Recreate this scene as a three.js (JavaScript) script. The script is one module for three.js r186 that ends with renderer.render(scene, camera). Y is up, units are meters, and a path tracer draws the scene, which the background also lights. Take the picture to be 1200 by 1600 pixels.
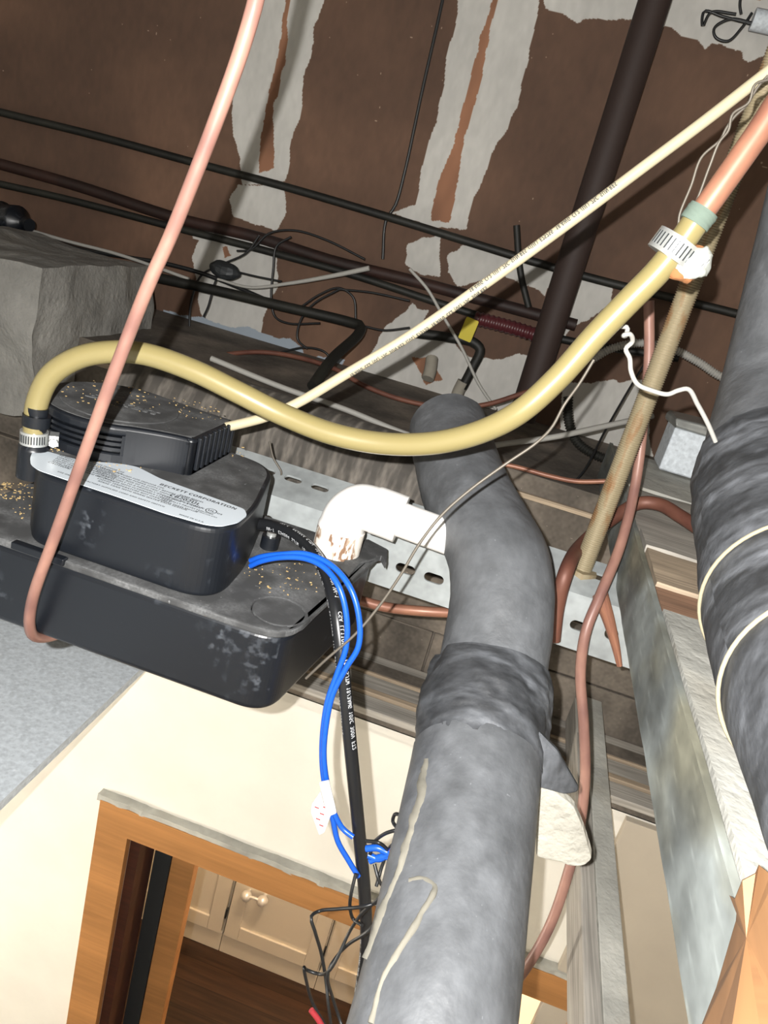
import * as THREE from 'three';
import { mergeGeometries } from 'three/addons/utils/BufferGeometryUtils.js';
import { RoundedBoxGeometry } from 'three/addons/geometries/RoundedBoxGeometry.js';
import { TextGeometry } from 'three/addons/geometries/TextGeometry.js';
import { FontLoader } from 'three/addons/loaders/FontLoader.js';
import { RectAreaLightUniformsLib } from 'three/addons/lights/RectAreaLightUniformsLib.js';

// ---------------------------------------------------------------- camera, light, exposure
RectAreaLightUniformsLib.init();
const H = 2.9;                                     // height of the lens above the floor
const scene = new THREE.Scene();
scene.background = new THREE.Color(0x000000);
const renderer = new THREE.WebGLRenderer({ antialias: true });
renderer.toneMapping = THREE.LinearToneMapping;
renderer.toneMappingExposure = 1.0;
renderer.shadowMap.enabled = true;

const F = 1200;                                    // focal length in pixels of a 1200x1600 frame
const camera = new THREE.PerspectiveCamera(2 * Math.atan(800 / F) * 180 / Math.PI, 0.75, 0.02, 30);
// camera axes in the place: x right along the walls, y up, depth = -z
const fwd = new THREE.Vector3(-0.124, -0.344, -0.9306).normalize();
const rgt = new THREE.Vector3(0.945, 0.2447, -0.2171);
rgt.addScaledVector(fwd, -rgt.dot(fwd)).normalize();
const upv = new THREE.Vector3().crossVectors(rgt, fwd).normalize();
camera.position.set(0, H, 0);
camera.quaternion.setFromRotationMatrix(new THREE.Matrix4().makeBasis(rgt, upv, fwd.clone().negate()));
scene.add(camera);

// the phone's flash, just left of and above the lens
const flash = new THREE.PointLight(0xfffdfa, 4.5, 0, 2);
flash.name = 'phone_flash';
flash.position.set(-0.022, H + 0.022, 0.03);
flash.shadow.radius = 0.15; flash.castShadow = true;
scene.add(flash);

// ---------------------------------------------------------------- small maths
const V3 = (x, y, z) => new THREE.Vector3(x, y, z);
const rayOf = (px, py) => V3(0, 0, 0).addScaledVector(rgt, px - 600).addScaledVector(upv, 800 - py).addScaledVector(fwd, F);
// a sighted direction and a distance from the lens to a plane parallel to the walls -> a point of the place
const P = (px, py, Z) => { const r = rayOf(px, py); const k = Z / -r.z; return V3(r.x * k, H + r.y * k, -Z); };
const onY = (px, py, Y) => { const r = rayOf(px, py); const k = (Y - H) / r.y; return V3(r.x * k, Y, r.z * k); };
const EYE = V3(0, H, 0);
let seed = 7;
const rnd = () => { seed = (seed + 0x6d2b79f5) | 0; let t = Math.imul(seed ^ (seed >>> 15), 1 | seed); t = (t + Math.imul(t ^ (t >>> 7), 61 | t)) ^ t; return ((t ^ (t >>> 14)) >>> 0) / 4294967296; };
const hash = (x, y, s) => { let h = Math.imul(x, 374761393) ^ Math.imul(y, 668265263) ^ Math.imul(s, 974634); h = Math.imul(h ^ (h >>> 13), 1274126177); return ((h ^ (h >>> 16)) >>> 0) / 4294967296; };
const sm = (t) => t * t * (3 - 2 * t);
const mod = (a, n) => ((a % n) + n) % n;
function vn(x, y, s, w = 0) {                       // value noise, wraps every w cells when w > 0
  const xi = Math.floor(x), yi = Math.floor(y), fx = sm(x - xi), fy = sm(y - yi);
  const g = (i, j) => hash(w ? mod(i, w) : i, w ? mod(j, w) : j, s);
  const a = g(xi, yi), b = g(xi + 1, yi), c = g(xi, yi + 1), d = g(xi + 1, yi + 1);
  return a + (b - a) * fx + (c - a) * fy + (a - b - c + d) * fx * fy;
}
function fbm(x, y, s, o = 4, w = 0) { let v = 0, a = 0.5, n = 0; for (let i = 0; i < o; i++) { v += a * vn(x, y, s + i, w); n += a; a *= 0.5; x *= 2; y *= 2; w *= 2; } return v / n; }
const noise3 = (p, f, s) => (fbm(p.x * f + 31, p.y * f + 17, s, 3) + fbm(p.z * f + 5, p.x * f * 0.7 + p.y * f * 0.7 + 9, s + 9, 3)) - 1;

// ---------------------------------------------------------------- textures
function tex(w, h, size, fn, srgb = true) {         // fn(u, v) -> [r, g, b] 0..1, one repeat is size metres
  const d = new Uint8Array(w * h * 4);
  for (let j = 0; j < h; j++) for (let i = 0; i < w; i++) {
    const c = fn(i / w, j / h), k = (j * w + i) * 4;
    for (let q = 0; q < 3; q++) d[k + q] = Math.max(0, Math.min(255, c[q] * 255));
    d[k + 3] = 255;
  }
  const t = new THREE.DataTexture(d, w, h); t.wrapS = t.wrapT = THREE.RepeatWrapping; t.magFilter = THREE.LinearFilter; t.minFilter = THREE.LinearMipmapLinearFilter; t.generateMipmaps = true;
  if (srgb) t.colorSpace = THREE.SRGBColorSpace;
  if (Array.isArray(size)) t.repeat.set(1 / size[0], 1 / size[1]); else t.repeat.set(1 / size, 1 / size);
  t.needsUpdate = true; return t;
}
const mixc = (a, b, t) => [a[0] + (b[0] - a[0]) * t, a[1] + (b[1] - a[1]) * t, a[2] + (b[2] - a[2]) * t];
const cl = (x) => Math.max(0, Math.min(1, x));
const g3 = (v) => [v, v, v];
const T = {};
T.dust = tex(512, 512, 0.16, (u, v) => {            // dark plastic with dust and pale specks
  const a = fbm(u * 8, v * 8, 1, 5, 8), b = vn(u * 128, v * 128, 5, 128), c = vn(u * 64, v * 64, 9, 64);
  let k = 0.5 + 0.42 * cl((a - 0.35) * 2.2) * (0.5 + 0.5 * b); if (c > 0.965) k = 0.95;
  return [k, k * 0.992, k * 0.975];
});
T.scuff = tex(512, 512, 0.22, (u, v) => {           // rubber with scuffs and chalky rubs
  const a = fbm(u * 6, v * 14, 21, 5, 2), b = fbm(u * 16, v * 16, 25, 4, 16), s = vn(u * 90, v * 90, 33, 90);
  let k = 0.66 + 0.22 * (b - 0.5) + 0.16 * (a - 0.5); if (s > 0.982) k += 0.2;
  return g3(k);
});
T.streak = tex(512, 512, [0.3, 0.12], (u, v) => {   // grey lagging with brushed streaks
  const a = fbm(u * 40, v * 4, 41, 4, 4), b = fbm(u * 6, v * 6, 45, 4, 6);
  const k = 0.5 + 0.35 * cl((a - 0.4) * 2.4) + 0.2 * (b - 0.5); return [k, k * 0.98, k * 0.95];
});
T.tape = tex(512, 512, [0.12, 0.2], (u, v) => {
  const a = fbm(u * 10 + 0.6 * Math.sin(v * 6.283), v * 5, 51, 5, 5), b = fbm(u * 20, v * 20, 55, 3, 20);
  const k = 0.5 + 0.42 * cl((a - 0.48) * 2.6) + 0.24 * (b - 0.5); return g3(k);
});
T.galv = tex(512, 512, 0.25, (u, v) => {
  const a = fbm(u * 5, v * 5, 61, 5, 5), b = fbm(u * 30, v * 30, 65, 3, 30);
  const k = 0.78 + 0.24 * (a - 0.5) + 0.12 * (b - 0.5); return [k * 0.99, k, k * 1.0];
});
T.weather = tex(512, 512, [0.32, 0.18], (u, v) => { // weathered grey joist face, rubbed along its length
  const a = fbm(u * 5 + v * 6, v * 18, 71, 5, 1), b = fbm(u * 7, v * 7, 75, 5, 7), c = fbm(u * 3, v * 3, 78, 3, 3);
  const k = 0.56 + 0.3 * cl((a - 0.35) * 2) + 0.5 * (b - 0.5);
  return mixc([k * 0.98, k * 0.97, k * 0.88], [k * 0.96, k * 1.0, k * 1.02], cl((c - 0.4) * 4));
});
T.wood = tex(512, 512, [0.5, 0.12], (u, v) => {
  const w = vn(u * 3, v * 5, 81, 0) * 0.8, a = fbm(u * 4, v * 46 + w * 6, 83, 4, 0), b = fbm(u * 7, v * 7, 85, 4, 7);
  const k = 0.7 + 0.3 * (a - 0.5) + 0.2 * (b - 0.5); return [k, k * 0.985, k * 0.965];
});
T.dirt = tex(512, 512, 0.4, (u, v) => {
  const a = fbm(u * 6, v * 6, 91, 5, 6), b = vn(u * 100, v * 100, 95, 100), s = vn(u * 60, v * 60, 97, 60);
  let k = 0.6 + 0.6 * (a - 0.5) + 0.08 * (b - 0.5); if (s > 0.985) k += 0.3;
  return [k, k * 0.965, k * 0.92];
});
T.plaster = tex(512, 512, 0.35, (u, v) => {
  const a = fbm(u * 5, v * 5, 101, 6, 5), b = fbm(u * 24, v * 24, 105, 3, 24), c = fbm(u * 3, v * 3, 108, 4, 3);
  const k = 0.78 + 0.3 * (a - 0.5) + 0.1 * (b - 0.5); return mixc([k, k, k * 0.98], [k * 0.95, k * 0.92, k * 0.86], cl((c - 0.5) * 4));
});
T.stipple = tex(256, 256, 0.06, (u, v) => { const k = 0.9 + 0.2 * (fbm(u * 16, v * 16, 111, 3, 16) - 0.5); return [k * 0.985, k, k * 1.0]; });
T.paint = tex(256, 256, 0.5, (u, v) => { const k = 0.95 + 0.05 * (fbm(u * 8, v * 8, 121, 4, 8) - 0.5) ; return g3(k); });
T.rough = tex(256, 256, 0.05, (u, v) => g3(fbm(u * 8, v * 8, 131, 4, 8)), false);
T.pvc = tex(512, 256, [0.2, 0.1], (u, v) => { const a = fbm(u * 10, v * 10, 141, 5, 10), b = fbm(u * 40, v * 40, 145, 2, 40); return mixc([0.97, 0.96, 0.94], [0.5, 0.37, 0.28], 0.9 * cl((a - 0.46) * 5) * cl((b - 0.44) * 6)); });
T.copper = tex(256, 256, [0.12, 0.06], (u, v) => { const a = fbm(u * 5, v * 5, 151, 4, 5), k = 0.88 + 0.3 * (a - 0.5); return [k, k * (0.98 + 0.06 * (a - 0.5)), k]; });
T.rust = tex(256, 256, [0.2, 0.04], (u, v) => { const a = fbm(u * 6, v * 6, 161, 4, 6), c = 0.8 * cl((a - 0.58) * 5); return mixc([0.80, 0.77, 0.69], [0.72, 0.52, 0.36], c); });
T.scratched = tex(512, 512, 0.24, (u, v) => { const a = fbm(u * 6, v * 6, 191, 4, 6), b = fbm(u * 48, v * 48, 195, 3, 48), c = vn(u * 90, v * 90, 197, 90); let k = 0.2 * cl((a - 0.56) * 4) * cl((b - 0.55) * 5); if (c > 0.99) k += 0.1; return [0.075 + k, 0.088 + k, 0.108 + k]; });
T.oak = tex(512, 512, [0.6, 0.16], (u, v) => { const a = fbm(u * 5, v * 30, 181, 4, 0), b = fbm(u * 4, v * 4, 185, 3, 4), k = 0.86 + 0.16 * (a - 0.5) + 0.12 * (b - 0.5); return [k, k * 0.985, k * 0.96]; });
T.hardwood = tex(512, 512, [1.2, 0.6], (u, v) => { const p = Math.floor(v * 6), q = v * 6 - p, a = fbm(u * 8 + p * 3.1, v * 60, 171, 4, 0), t = hash(p, 3, 5); const k = (0.55 + 0.35 * t + 0.4 * (a - 0.5)) * (q < 0.02 ? 0.5 : 1); return [k, k * 0.95, k * 0.9]; });

// ---------------------------------------------------------------- materials
const M = {};
function mat(name, color, roughness = 0.8, o = {}) { const m = new THREE.MeshPhysicalMaterial({ color, roughness, ...o }); m.name = name; M[name] = m; return m; }
mat('brown_pipe', 0x2a1c17, 0.7);
mat('black_plastic', 0xffffff, 0.36, { map: T.scratched, specularIntensity: 0.9 });
mat('dusty_black_plastic', 0x75777a, 0.8, { map: T.dust });
mat('black_rubber', 0x85888c, 0.5, { map: T.scuff, bumpMap: T.rough, bumpScale: 0.0005 });
mat('black_tape', 0x6a6d72, 0.6, { map: T.tape, bumpMap: T.rough, bumpScale: 0.0006 });
mat('grey_lagging', 0x8f8a84, 0.85, { map: T.streak });
mat('galvanised', 0xc4c8c8, 0.55, { map: T.galv, metalness: 0.1 });
mat('weathered_timber', 0xcfcfc8, 0.7, { map: T.weather });
mat('grey_timber', 0xdad6ce, 0.85, { map: T.wood });
mat('pale_timber', 0xe0ccb2, 0.85, { map: T.wood });
mat('red_timber', 0xc89c7e, 0.85, { map: T.wood });
mat('dirty_board', 0xa9a29a, 0.9, { map: T.dirt });
mat('plaster', 0xd0cfca, 0.9, { map: T.plaster, bumpMap: T.rough, bumpScale: 0.001 });
mat('concrete', 0x9c9a97, 0.9, { map: T.plaster, bumpMap: T.rough, bumpScale: 0.002 });
mat('cream_paint', 0xebe6da, 0.7, { map: T.paint });
mat('shaded_cream_paint', 0xb5aa99, 0.75, { map: T.paint });  // the cream wall paint with shade mixed into the colour
mat('grey_board', 0xdfe3e9, 0.9, { map: T.stipple, bumpMap: T.rough, bumpScale: 0.0004 });
mat('gypsum', 0xb9b2a6, 0.95, { map: T.plaster });
mat('oak_trim', 0xc08a55, 0.42, { map: T.oak });
mat('dark_jamb', 0x5a2f22, 0.45, { map: T.wood });
mat('caulk', 0xcfcdc6, 0.8, { map: T.plaster });
mat('white_cabinet', 0xe4dccd, 0.5);
mat('floor_wood', 0x5e4433, 0.35, { map: T.hardwood });
mat('chrome', 0xf0f0ee, 0.35, { metalness: 0.5 });
mat('dark_steel', 0x2e3133, 0.5, { metalness: 0.3 });
mat('black_cable', 0x1c1d1e, 0.4);
mat('dark_conduit', 0x33352f, 0.6, { map: T.dirt });
mat('rust_pipe', 0x4a2a20, 0.65, { map: T.dirt });
mat('grey_cable', 0x9b9993, 0.6);
mat('pink_wire', 0x9a7465, 0.45, { map: T.copper, metalness: 0.05 });
mat('copper', 0xa4745c, 0.42, { map: T.copper, metalness: 0.2 });
mat('brown_copper', 0x7a5040, 0.55, { map: T.copper, metalness: 0.2 });
mat('thread_rod', 0xb8b0a0, 0.5, { map: T.rust, metalness: 0.2 });
mat('pvc', 0xf0eeea, 0.4);
mat('dirty_pvc', 0xefece6, 0.5, { map: T.pvc });
mat('pale_cord', 0x8f866e, 0.8);
mat('torn_foam', 0x8e8a80, 0.95, { map: T.plaster });
mat('hose', 0x82774f, 0.3, { clearcoat: 0.3, clearcoatRoughness: 0.3 });
mat('blue_wire', 0x1450b4, 0.35);
mat('red_wire', 0xa03038, 0.4);
mat('steel_band', 0xc9cbc9, 0.3, { metalness: 0.7 });
mat('corrosion_white', 0xd8dcd8, 0.9, { map: T.plaster });
mat('corrosion_green', 0x83958a, 0.9, { map: T.plaster });
mat('corrosion_orange', 0xb77a4c, 0.9, { map: T.plaster });
mat('wire_steel', 0x5e584f, 0.5, { metalness: 0.3 });
mat('white_paper', 0xc4c3c0, 0.8);
mat('foam_white', 0xdedad0, 0.95, { map: T.plaster, bumpMap: T.rough, bumpScale: 0.002 });
mat('yellow_tag', 0xb8a81e, 0.6);
mat('sawdust', 0xb59a68, 0.9);
mat('foil', 0xc8c8c4, 0.35, { metalness: 0.6, map: T.galv });
mat('orange_paper', 0x84603e, 0.7, { map: T.oak });
mat('deck', 0x3c3029, 0.9, { map: T.dirt });

// ---------------------------------------------------------------- geometry helpers
const used = new Map();
function numbered(n) { const k = used.get(n) || 0; used.set(n, k + 1); return k ? `${n}_${String(k).padStart(3, '0')}` : n; }
function shade(m) { m.castShadow = m.receiveShadow = true; return m; }
function thing(name, label, category, pos, group) {
  const g = new THREE.Group(); g.name = numbered(name); g.position.copy(pos); g.userData = { label, category }; if (group) g.userData.group = group; scene.add(g); return g;
}
const originOf = (o) => { const v = V3(0, 0, 0); for (let q = o; q; q = q.parent) v.add(q.position); return v; };
function part(parent, name, geo, m, label) {        // geometry comes in place coordinates
  const o = originOf(parent); const g = geo.clone().translate(-o.x, -o.y, -o.z);
  const mesh = shade(new THREE.Mesh(g, m)); mesh.name = name; if (label) mesh.userData.label = label; parent.add(mesh); return mesh;
}
function solo(name, label, category, geo, m, group) {
  geo.computeBoundingBox(); const b = geo.boundingBox, c = V3((b.min.x + b.max.x) / 2, b.min.y, (b.min.z + b.max.z) / 2);
  const mesh = shade(new THREE.Mesh(geo.clone().translate(-c.x, -c.y, -c.z), m)); mesh.position.copy(c);
  mesh.name = numbered(name); mesh.userData = { label, category }; if (group) mesh.userData.group = group; scene.add(mesh); return mesh;
}
function struct(name, label, geo, m) { const mesh = solo(name, label, name.split('_')[0], geo, m); mesh.userData.kind = 'structure'; return mesh; }
function uvPlanar(geo, along = 'x') {               // texture coordinates in metres by the way each face points
  const g = geo.index ? geo.toNonIndexed() : geo; const p = g.attributes.position, n = g.attributes.normal, uv = new Float32Array(p.count * 2);
  for (let i = 0; i < p.count; i++) {
    const x = p.getX(i), y = p.getY(i), z = p.getZ(i), ax = Math.abs(n.getX(i)), ay = Math.abs(n.getY(i)), az = Math.abs(n.getZ(i));
    let a, b; if (ay >= ax && ay >= az) { a = x; b = z; } else if (ax > az) { a = z; b = y; } else { a = x; b = y; }
    if (along === 'z' && ay >= ax && ay >= az) { [a, b] = [b, a]; }
    uv[2 * i] = a; uv[2 * i + 1] = b;
  }
  g.setAttribute('uv', new THREE.BufferAttribute(uv, 2)); return g;
}
function box(x0, x1, y0, y1, z0, z1, r = 0.002, along = 'x') {   // z0, z1 are depths in front of the lens
  const w = Math.abs(x1 - x0), h = Math.abs(y1 - y0), d = Math.abs(z1 - z0), q = Math.min(r, w * 0.45, h * 0.45, d * 0.45);
  const g = q > 0 ? new RoundedBoxGeometry(w, h, d, 1, q) : new THREE.BoxGeometry(w, h, d);
  g.translate((x0 + x1) / 2, (y0 + y1) / 2, -(z0 + z1) / 2); return uvPlanar(g, along);
}
function rough(geo, amp, f, s) {                    // push points about; shared corners stay together
  const p = geo.attributes.position, v = V3(0, 0, 0);
  for (let i = 0; i < p.count; i++) { v.fromBufferAttribute(p, i); const q = v.clone(); p.setXYZ(i, v.x + amp * noise3(q, f, s), v.y + amp * noise3(q, f, s + 20), v.z + amp * noise3(q, f, s + 40)); }
  geo.computeVertexNormals(); return geo;
}
const grid = (x0, x1, y0, y1, z0, z1, n = 24) => new THREE.BoxGeometry(x1 - x0, y1 - y0, z1 - z0, n, n, n).translate((x0 + x1) / 2, (y0 + y1) / 2, -(z0 + z1) / 2);
function sweep(pts, radius, o = {}) {               // tube through points; radius number or f(t, angle)
  const curve = o.curve || new THREE.CatmullRomCurve3(pts, false, 'centripetal');
  const L = curve.getLength(), n = o.seg || Math.max(6, Math.ceil(pts.length * 6)), m = o.rad || 10;
  const fr = curve.computeFrenetFrames(n, false), pos = [], uv = [], idx = [], nor = [];
  const R = typeof radius === 'function' ? radius : () => radius;
  for (let i = 0; i <= n; i++) {
    const t = i / n, c = curve.getPointAt(t), N = fr.normals[i], B = fr.binormals[i];
    for (let j = 0; j <= m; j++) {
      const a = (j % m) / m * Math.PI * 2 + (o.twist || 0), r = R(t, a, t * L), d = N.clone().multiplyScalar(Math.cos(a)).addScaledVector(B, Math.sin(a));
      pos.push(c.x + d.x * r, c.y + d.y * r, c.z + d.z * r); nor.push(d.x, d.y, d.z);
      const rr = typeof radius === 'number' ? radius : (o.uvr || 0.04);
      uv.push(t * L, j / m * Math.PI * 2 * rr);
    }
  }
  for (let i = 0; i < n; i++) for (let j = 0; j < m; j++) { const a = i * (m + 1) + j, b = a + m + 1; idx.push(a, a + 1, b, b, a + 1, b + 1); }
  for (const e of o.open ? [] : [0, n]) {           // end caps
    const c = curve.getPointAt(e / n), tg = fr.tangents[e].clone().multiplyScalar(e ? 1 : -1), k = pos.length / 3;
    pos.push(c.x, c.y, c.z); nor.push(tg.x, tg.y, tg.z); uv.push(0, 0);
    for (let j = 0; j <= m; j++) { const q = (e * (m + 1) + j) * 3; pos.push(pos[q], pos[q + 1], pos[q + 2]); nor.push(tg.x, tg.y, tg.z); uv.push(0.01 * Math.cos(j), 0.01 * Math.sin(j)); }
    for (let j = 0; j < m; j++) e ? idx.push(k, k + 1 + j, k + 2 + j) : idx.push(k, k + 2 + j, k + 1 + j);
  }
  const g = new THREE.BufferGeometry();
  g.setAttribute('position', new THREE.Float32BufferAttribute(pos, 3)); g.setAttribute('uv', new THREE.Float32BufferAttribute(uv, 2)); g.setAttribute('normal', new THREE.Float32BufferAttribute(nor, 3)); g.setIndex(idx);
  // winding check
  const A = V3(0, 0, 0).fromArray(pos, 0), Bv = V3(0, 0, 0).fromArray(pos, 3), C = V3(0, 0, 0).fromArray(pos, (m + 1) * 3), nn = Bv.sub(A).cross(C.sub(A));
  if (nn.dot(V3(nor[0], nor[1], nor[2])) < 0) { const ix = g.index.array; for (let i = 0; i < ix.length; i += 3) { const t = ix[i]; ix[i] = ix[i + 1]; ix[i + 1] = t; } }
  if (typeof radius === 'function') {
    g.computeVertexNormals(); const a = g.attributes.normal;
    for (let i = 0; i <= n; i++) { const p = i * (m + 1), q = p + m, v = V3(a.getX(p) + a.getX(q), a.getY(p) + a.getY(q), a.getZ(p) + a.getZ(q)).normalize(); a.setXYZ(p, v.x, v.y, v.z); a.setXYZ(q, v.x, v.y, v.z); }
  }
  return g;
}
const path = (a, Z) => a.map((q) => P(q[0], q[1], q.length > 2 ? q[2] : Z));
function roundShape(pts, rad) {                     // closed outline with rounded corners; pts [a, b, r?]
  const s = new THREE.Shape(), n = pts.length;
  for (let i = 0; i < n; i++) {
    const p0 = pts[(i + n - 1) % n], p1 = pts[i], p2 = pts[(i + 1) % n];
    const a = new THREE.Vector2(p0[0] - p1[0], p0[1] - p1[1]), b = new THREE.Vector2(p2[0] - p1[0], p2[1] - p1[1]);
    const r = Math.min(p1[2] ?? rad, a.length() * 0.49, b.length() * 0.49); a.setLength(r); b.setLength(r);
    if (!i) s.moveTo(p1[0] + a.x, p1[1] + a.y); else s.lineTo(p1[0] + a.x, p1[1] + a.y);
    s.quadraticCurveTo(p1[0], p1[1], p1[0] + b.x, p1[1] + b.y);
  }
  s.closePath(); return s;
}
function slab(shape, y0, y1, bevel = 0, seg = 3) {  // outline in (x, depth), raised from y0 to y1
  const g = new THREE.ExtrudeGeometry(shape, { depth: y1 - y0 - 2 * bevel, bevelEnabled: bevel > 0, bevelThickness: bevel, bevelSize: bevel, bevelOffset: -bevel, bevelSegments: seg, curveSegments: 14 });
  g.translate(0, 0, bevel).rotateX(-Math.PI / 2).translate(0, y0, 0); return uvPlanar(g);
}
function plate(shape, z0, z1) {                     // outline in (x, y), between two depths
  const g = new THREE.ExtrudeGeometry(shape, { depth: z1 - z0, bevelEnabled: false, curveSegments: 8 }); g.translate(0, 0, -z1); return uvPlanar(g);
}
function oval(cx, cy, w, h) { const p = new THREE.Path(), r = h / 2, k = w / 2 - r; p.absarc(cx + k, cy, r, -Math.PI / 2, Math.PI / 2, false); p.absarc(cx - k, cy, r, Math.PI / 2, Math.PI * 1.5, false); p.closePath(); return p; }
const rect = (x0, y0, x1, y1) => { const s = new THREE.Shape(); s.moveTo(x0, y0); s.lineTo(x1, y0); s.lineTo(x1, y1); s.lineTo(x0, y1); s.closePath(); return s; };
function cyl(a, b, r, seg = 16) { return sweep([a, a.clone().lerp(b, 0.5), b], r, { seg: 2, rad: seg }); }

// ================================================================ THE SETTING
const CEIL = H - 0.656, SHELF = H - 0.282, WB = 1.5, WD = 0.95, TOP = H + 0.8;
{ // brown plasterboard wall with trowelled white joints
  const x0 = -1.4, x1 = 0.8, y0 = H - 0.34, y1 = H + 0.82, W = 1500, Hh = 790;
  const toW = (list) => list.map(([px, py]) => { const p = P(px, py, WB); return [p.x, p.y]; });
  const mud = [
    [[425, -90], [520, -90], [505, 0], [490, 60], [475, 120], [467, 180], [455, 230], [450, 270], [446, 287], [380, 285], [372, 250], [362, 215], [361, 180], [370, 120], [390, 60], [405, 0]],
    [[372, 285], [446, 290], [446, 330], [432, 362], [400, 354], [366, 342], [360, 310]],
    [[320, 358], [372, 370], [432, 395], [430, 450], [416, 480], [405, 520], [350, 510], [318, 500], [305, 440], [300, 400]],
    [[722, -90], [860, -90], [842, 10], [827, 80], [810, 150], [792, 200], [767, 240], [752, 290], [737, 330], [726, 362], [645, 347], [610, 332], [650, 325], [660, 270], [680, 180], [697, 110], [712, 40]],
    [[690, 362], [640, 380], [633, 412], [664, 432], [686, 436], [690, 400]],
    [[702, 395], [720, 384], [762, 390], [875, 412], [850, 466], [800, 440], [770, 425], [742, 441], [715, 446], [698, 430]],
    [[600, 512], [640, 472], [667, 480], [657, 512], [612, 560], [585, 575]],
    [[545, 575], [600, 535], [650, 520], [700, 530], [740, 562], [832, 556], [815, 612], [770, 665], [700, 640], [600, 600]],
    [[895, 432], [958, 442], [956, 482], [905, 500], [882, 532], [870, 520]],
    [[880, 600], [1010, 590], [1020, 720], [870, 700]],
    [[835, -60], [1260, -60], [1260, 60], [1205, 88], [1168, 96], [1150, 78], [1112, 66], [1100, 77], [1090, 62], [1070, 60], [1040, 42], [990, 33], [930, 30], [890, 28], [855, 12]],
    [[300, 360], [350, 372], [340, 380], [300, 375]],
  ].map(toW);
  const bare = [
    [[447, -20], [456, -20], [442, 110], [436, 150], [430, 165], [426, 265], [404, 268], [411, 205], [419, 160], [430, 110]],
    [[768, -30], [776, -20], [757, 100], [737, 180], [720, 238], [715, 282], [697, 350], [674, 346], [684, 290], [700, 240], [716, 200], [731, 130], [757, 40]],
    [[348, 388], [356, 386], [362, 402], [352, 406]],
    [[1165, -60], [1260, -60], [1260, 6], [1172, 2]],
    [[645, 560], [668, 556], [690, 590], [664, 600]],
  ].map(toW);
  const blue = [[[255, 480], [300, 497], [400, 516], [452, 530], [482, 557], [540, 562], [500, 640], [300, 640], [240, 560]]].map(toW);
  const bb = (pl) => pl.map((a) => ({ a, x0: Math.min(...a.map((q) => q[0])), x1: Math.max(...a.map((q) => q[0])), y0: Math.min(...a.map((q) => q[1])), y1: Math.max(...a.map((q) => q[1])) }));
  const B1 = bb(mud), B2 = bb(bare), B3 = bb(blue);
  const inside = (list, x, y) => { for (const p of list) { if (x < p.x0 || x > p.x1 || y < p.y0 || y > p.y1) continue; let c = false; const a = p.a; for (let i = 0, j = a.length - 1; i < a.length; j = i++) if ((a[i][1] > y) !== (a[j][1] > y) && x < (a[j][0] - a[i][0]) * (y - a[i][1]) / (a[j][1] - a[i][1]) + a[i][0]) c = !c; if (c) return true; } return false; };
  const wallMap = tex(W, Hh, 1, (u, v) => {
    const X = x0 + u * (x1 - x0), Y = y0 + v * (y1 - y0);
    const wx = X + 0.016 * (fbm(X * 40, Y * 22, 201, 3) - 0.5), wy = Y + 0.02 * (fbm(X * 30, Y * 40, 205, 3) - 0.5);
    const a = fbm(X * 5, Y * 5, 211, 5), b = fbm(X * 120, Y * 60, 215, 2), s = vn(X * 170, Y * 170, 219), s2 = fbm(X * 22, Y * 9, 223, 3);
    let c = mixc([0.345, 0.258, 0.205], [0.475, 0.358, 0.283], cl((a - 0.3) * 1.8)); c = mixc(c, [c[0] * 0.8, c[1] * 0.8, c[2] * 0.8], b * 0.5);
    if (s > 0.985 && s2 > 0.5) c = [0.66, 0.58, 0.5];
    if (inside(B3, wx, wy)) { const k = 0.98 + 0.1 * (a - 0.5); return [0.60 * k, 0.64 * k, 0.68 * k]; }
    if (inside(B1, wx, wy) && !inside(B2, wx, wy)) { const k = 0.9 + 0.16 * (a - 0.5) + 0.07 * (b - 0.5) + 0.08 * (s2 - 0.5); return [0.82 * k, 0.81 * k, 0.785 * k]; }
    if (inside(B2, wx, wy)) { const k = 1 + 0.5 * (s2 - 0.5); return [0.54 * k, 0.38 * k, 0.285 * k]; }
    return c;
  });
  wallMap.wrapS = wallMap.wrapT = THREE.ClampToEdgeWrapping; wallMap.repeat.set(1, 1);
  const m = mat('brown_plasterboard', 0xffffff, 0.85, { map: wallMap });
  const g = new THREE.BoxGeometry(x1 - x0 + 0.6, y1 - y0 + 0.1, 0.06); g.translate((x0 + x1) / 2, (y0 + y1) / 2, -WB - 0.03);
  const p = g.attributes.position, uv = g.attributes.uv; for (let i = 0; i < p.count; i++) uv.setXY(i, (p.getX(i) - x0) / (x1 - x0), (p.getY(i) - y0) / (y1 - y0));
  struct('wall_back', 'brown plasterboard wall with trowelled white joint bands behind the pipes', g, m);
}
struct('ceiling', 'dark deck above the pipe space', box(-1.75, 1.15, TOP, TOP + 0.05, -1.2, 1.6, 0), M.deck);
struct('wall_left', 'side wall closing the pipe space on the left', box(-1.75, -1.7, 0, TOP, -1.2, 3.0, 0), M.cream_paint);
struct('wall_right', 'side wall closing the pipe space on the right', box(1.1, 1.15, 0, TOP, -1.2, 3.0, 0), M.cream_paint);
struct('wall_front', 'wall behind the viewer', box(-1.75, 1.15, 0, TOP, -1.25, -1.2, 0), M.cream_paint);
struct('floor', 'brown hardwood floor seen through the doorway', box(-1.75, 1.15, -0.05, 0, -1.25, 3.05, 0), M.floor_wood);
struct('wall_far', 'far wall of the room beyond the doorway', box(-1.75, 1.15, 0, CEIL, 2.95, 3.0, 0), M.cream_paint);
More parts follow.
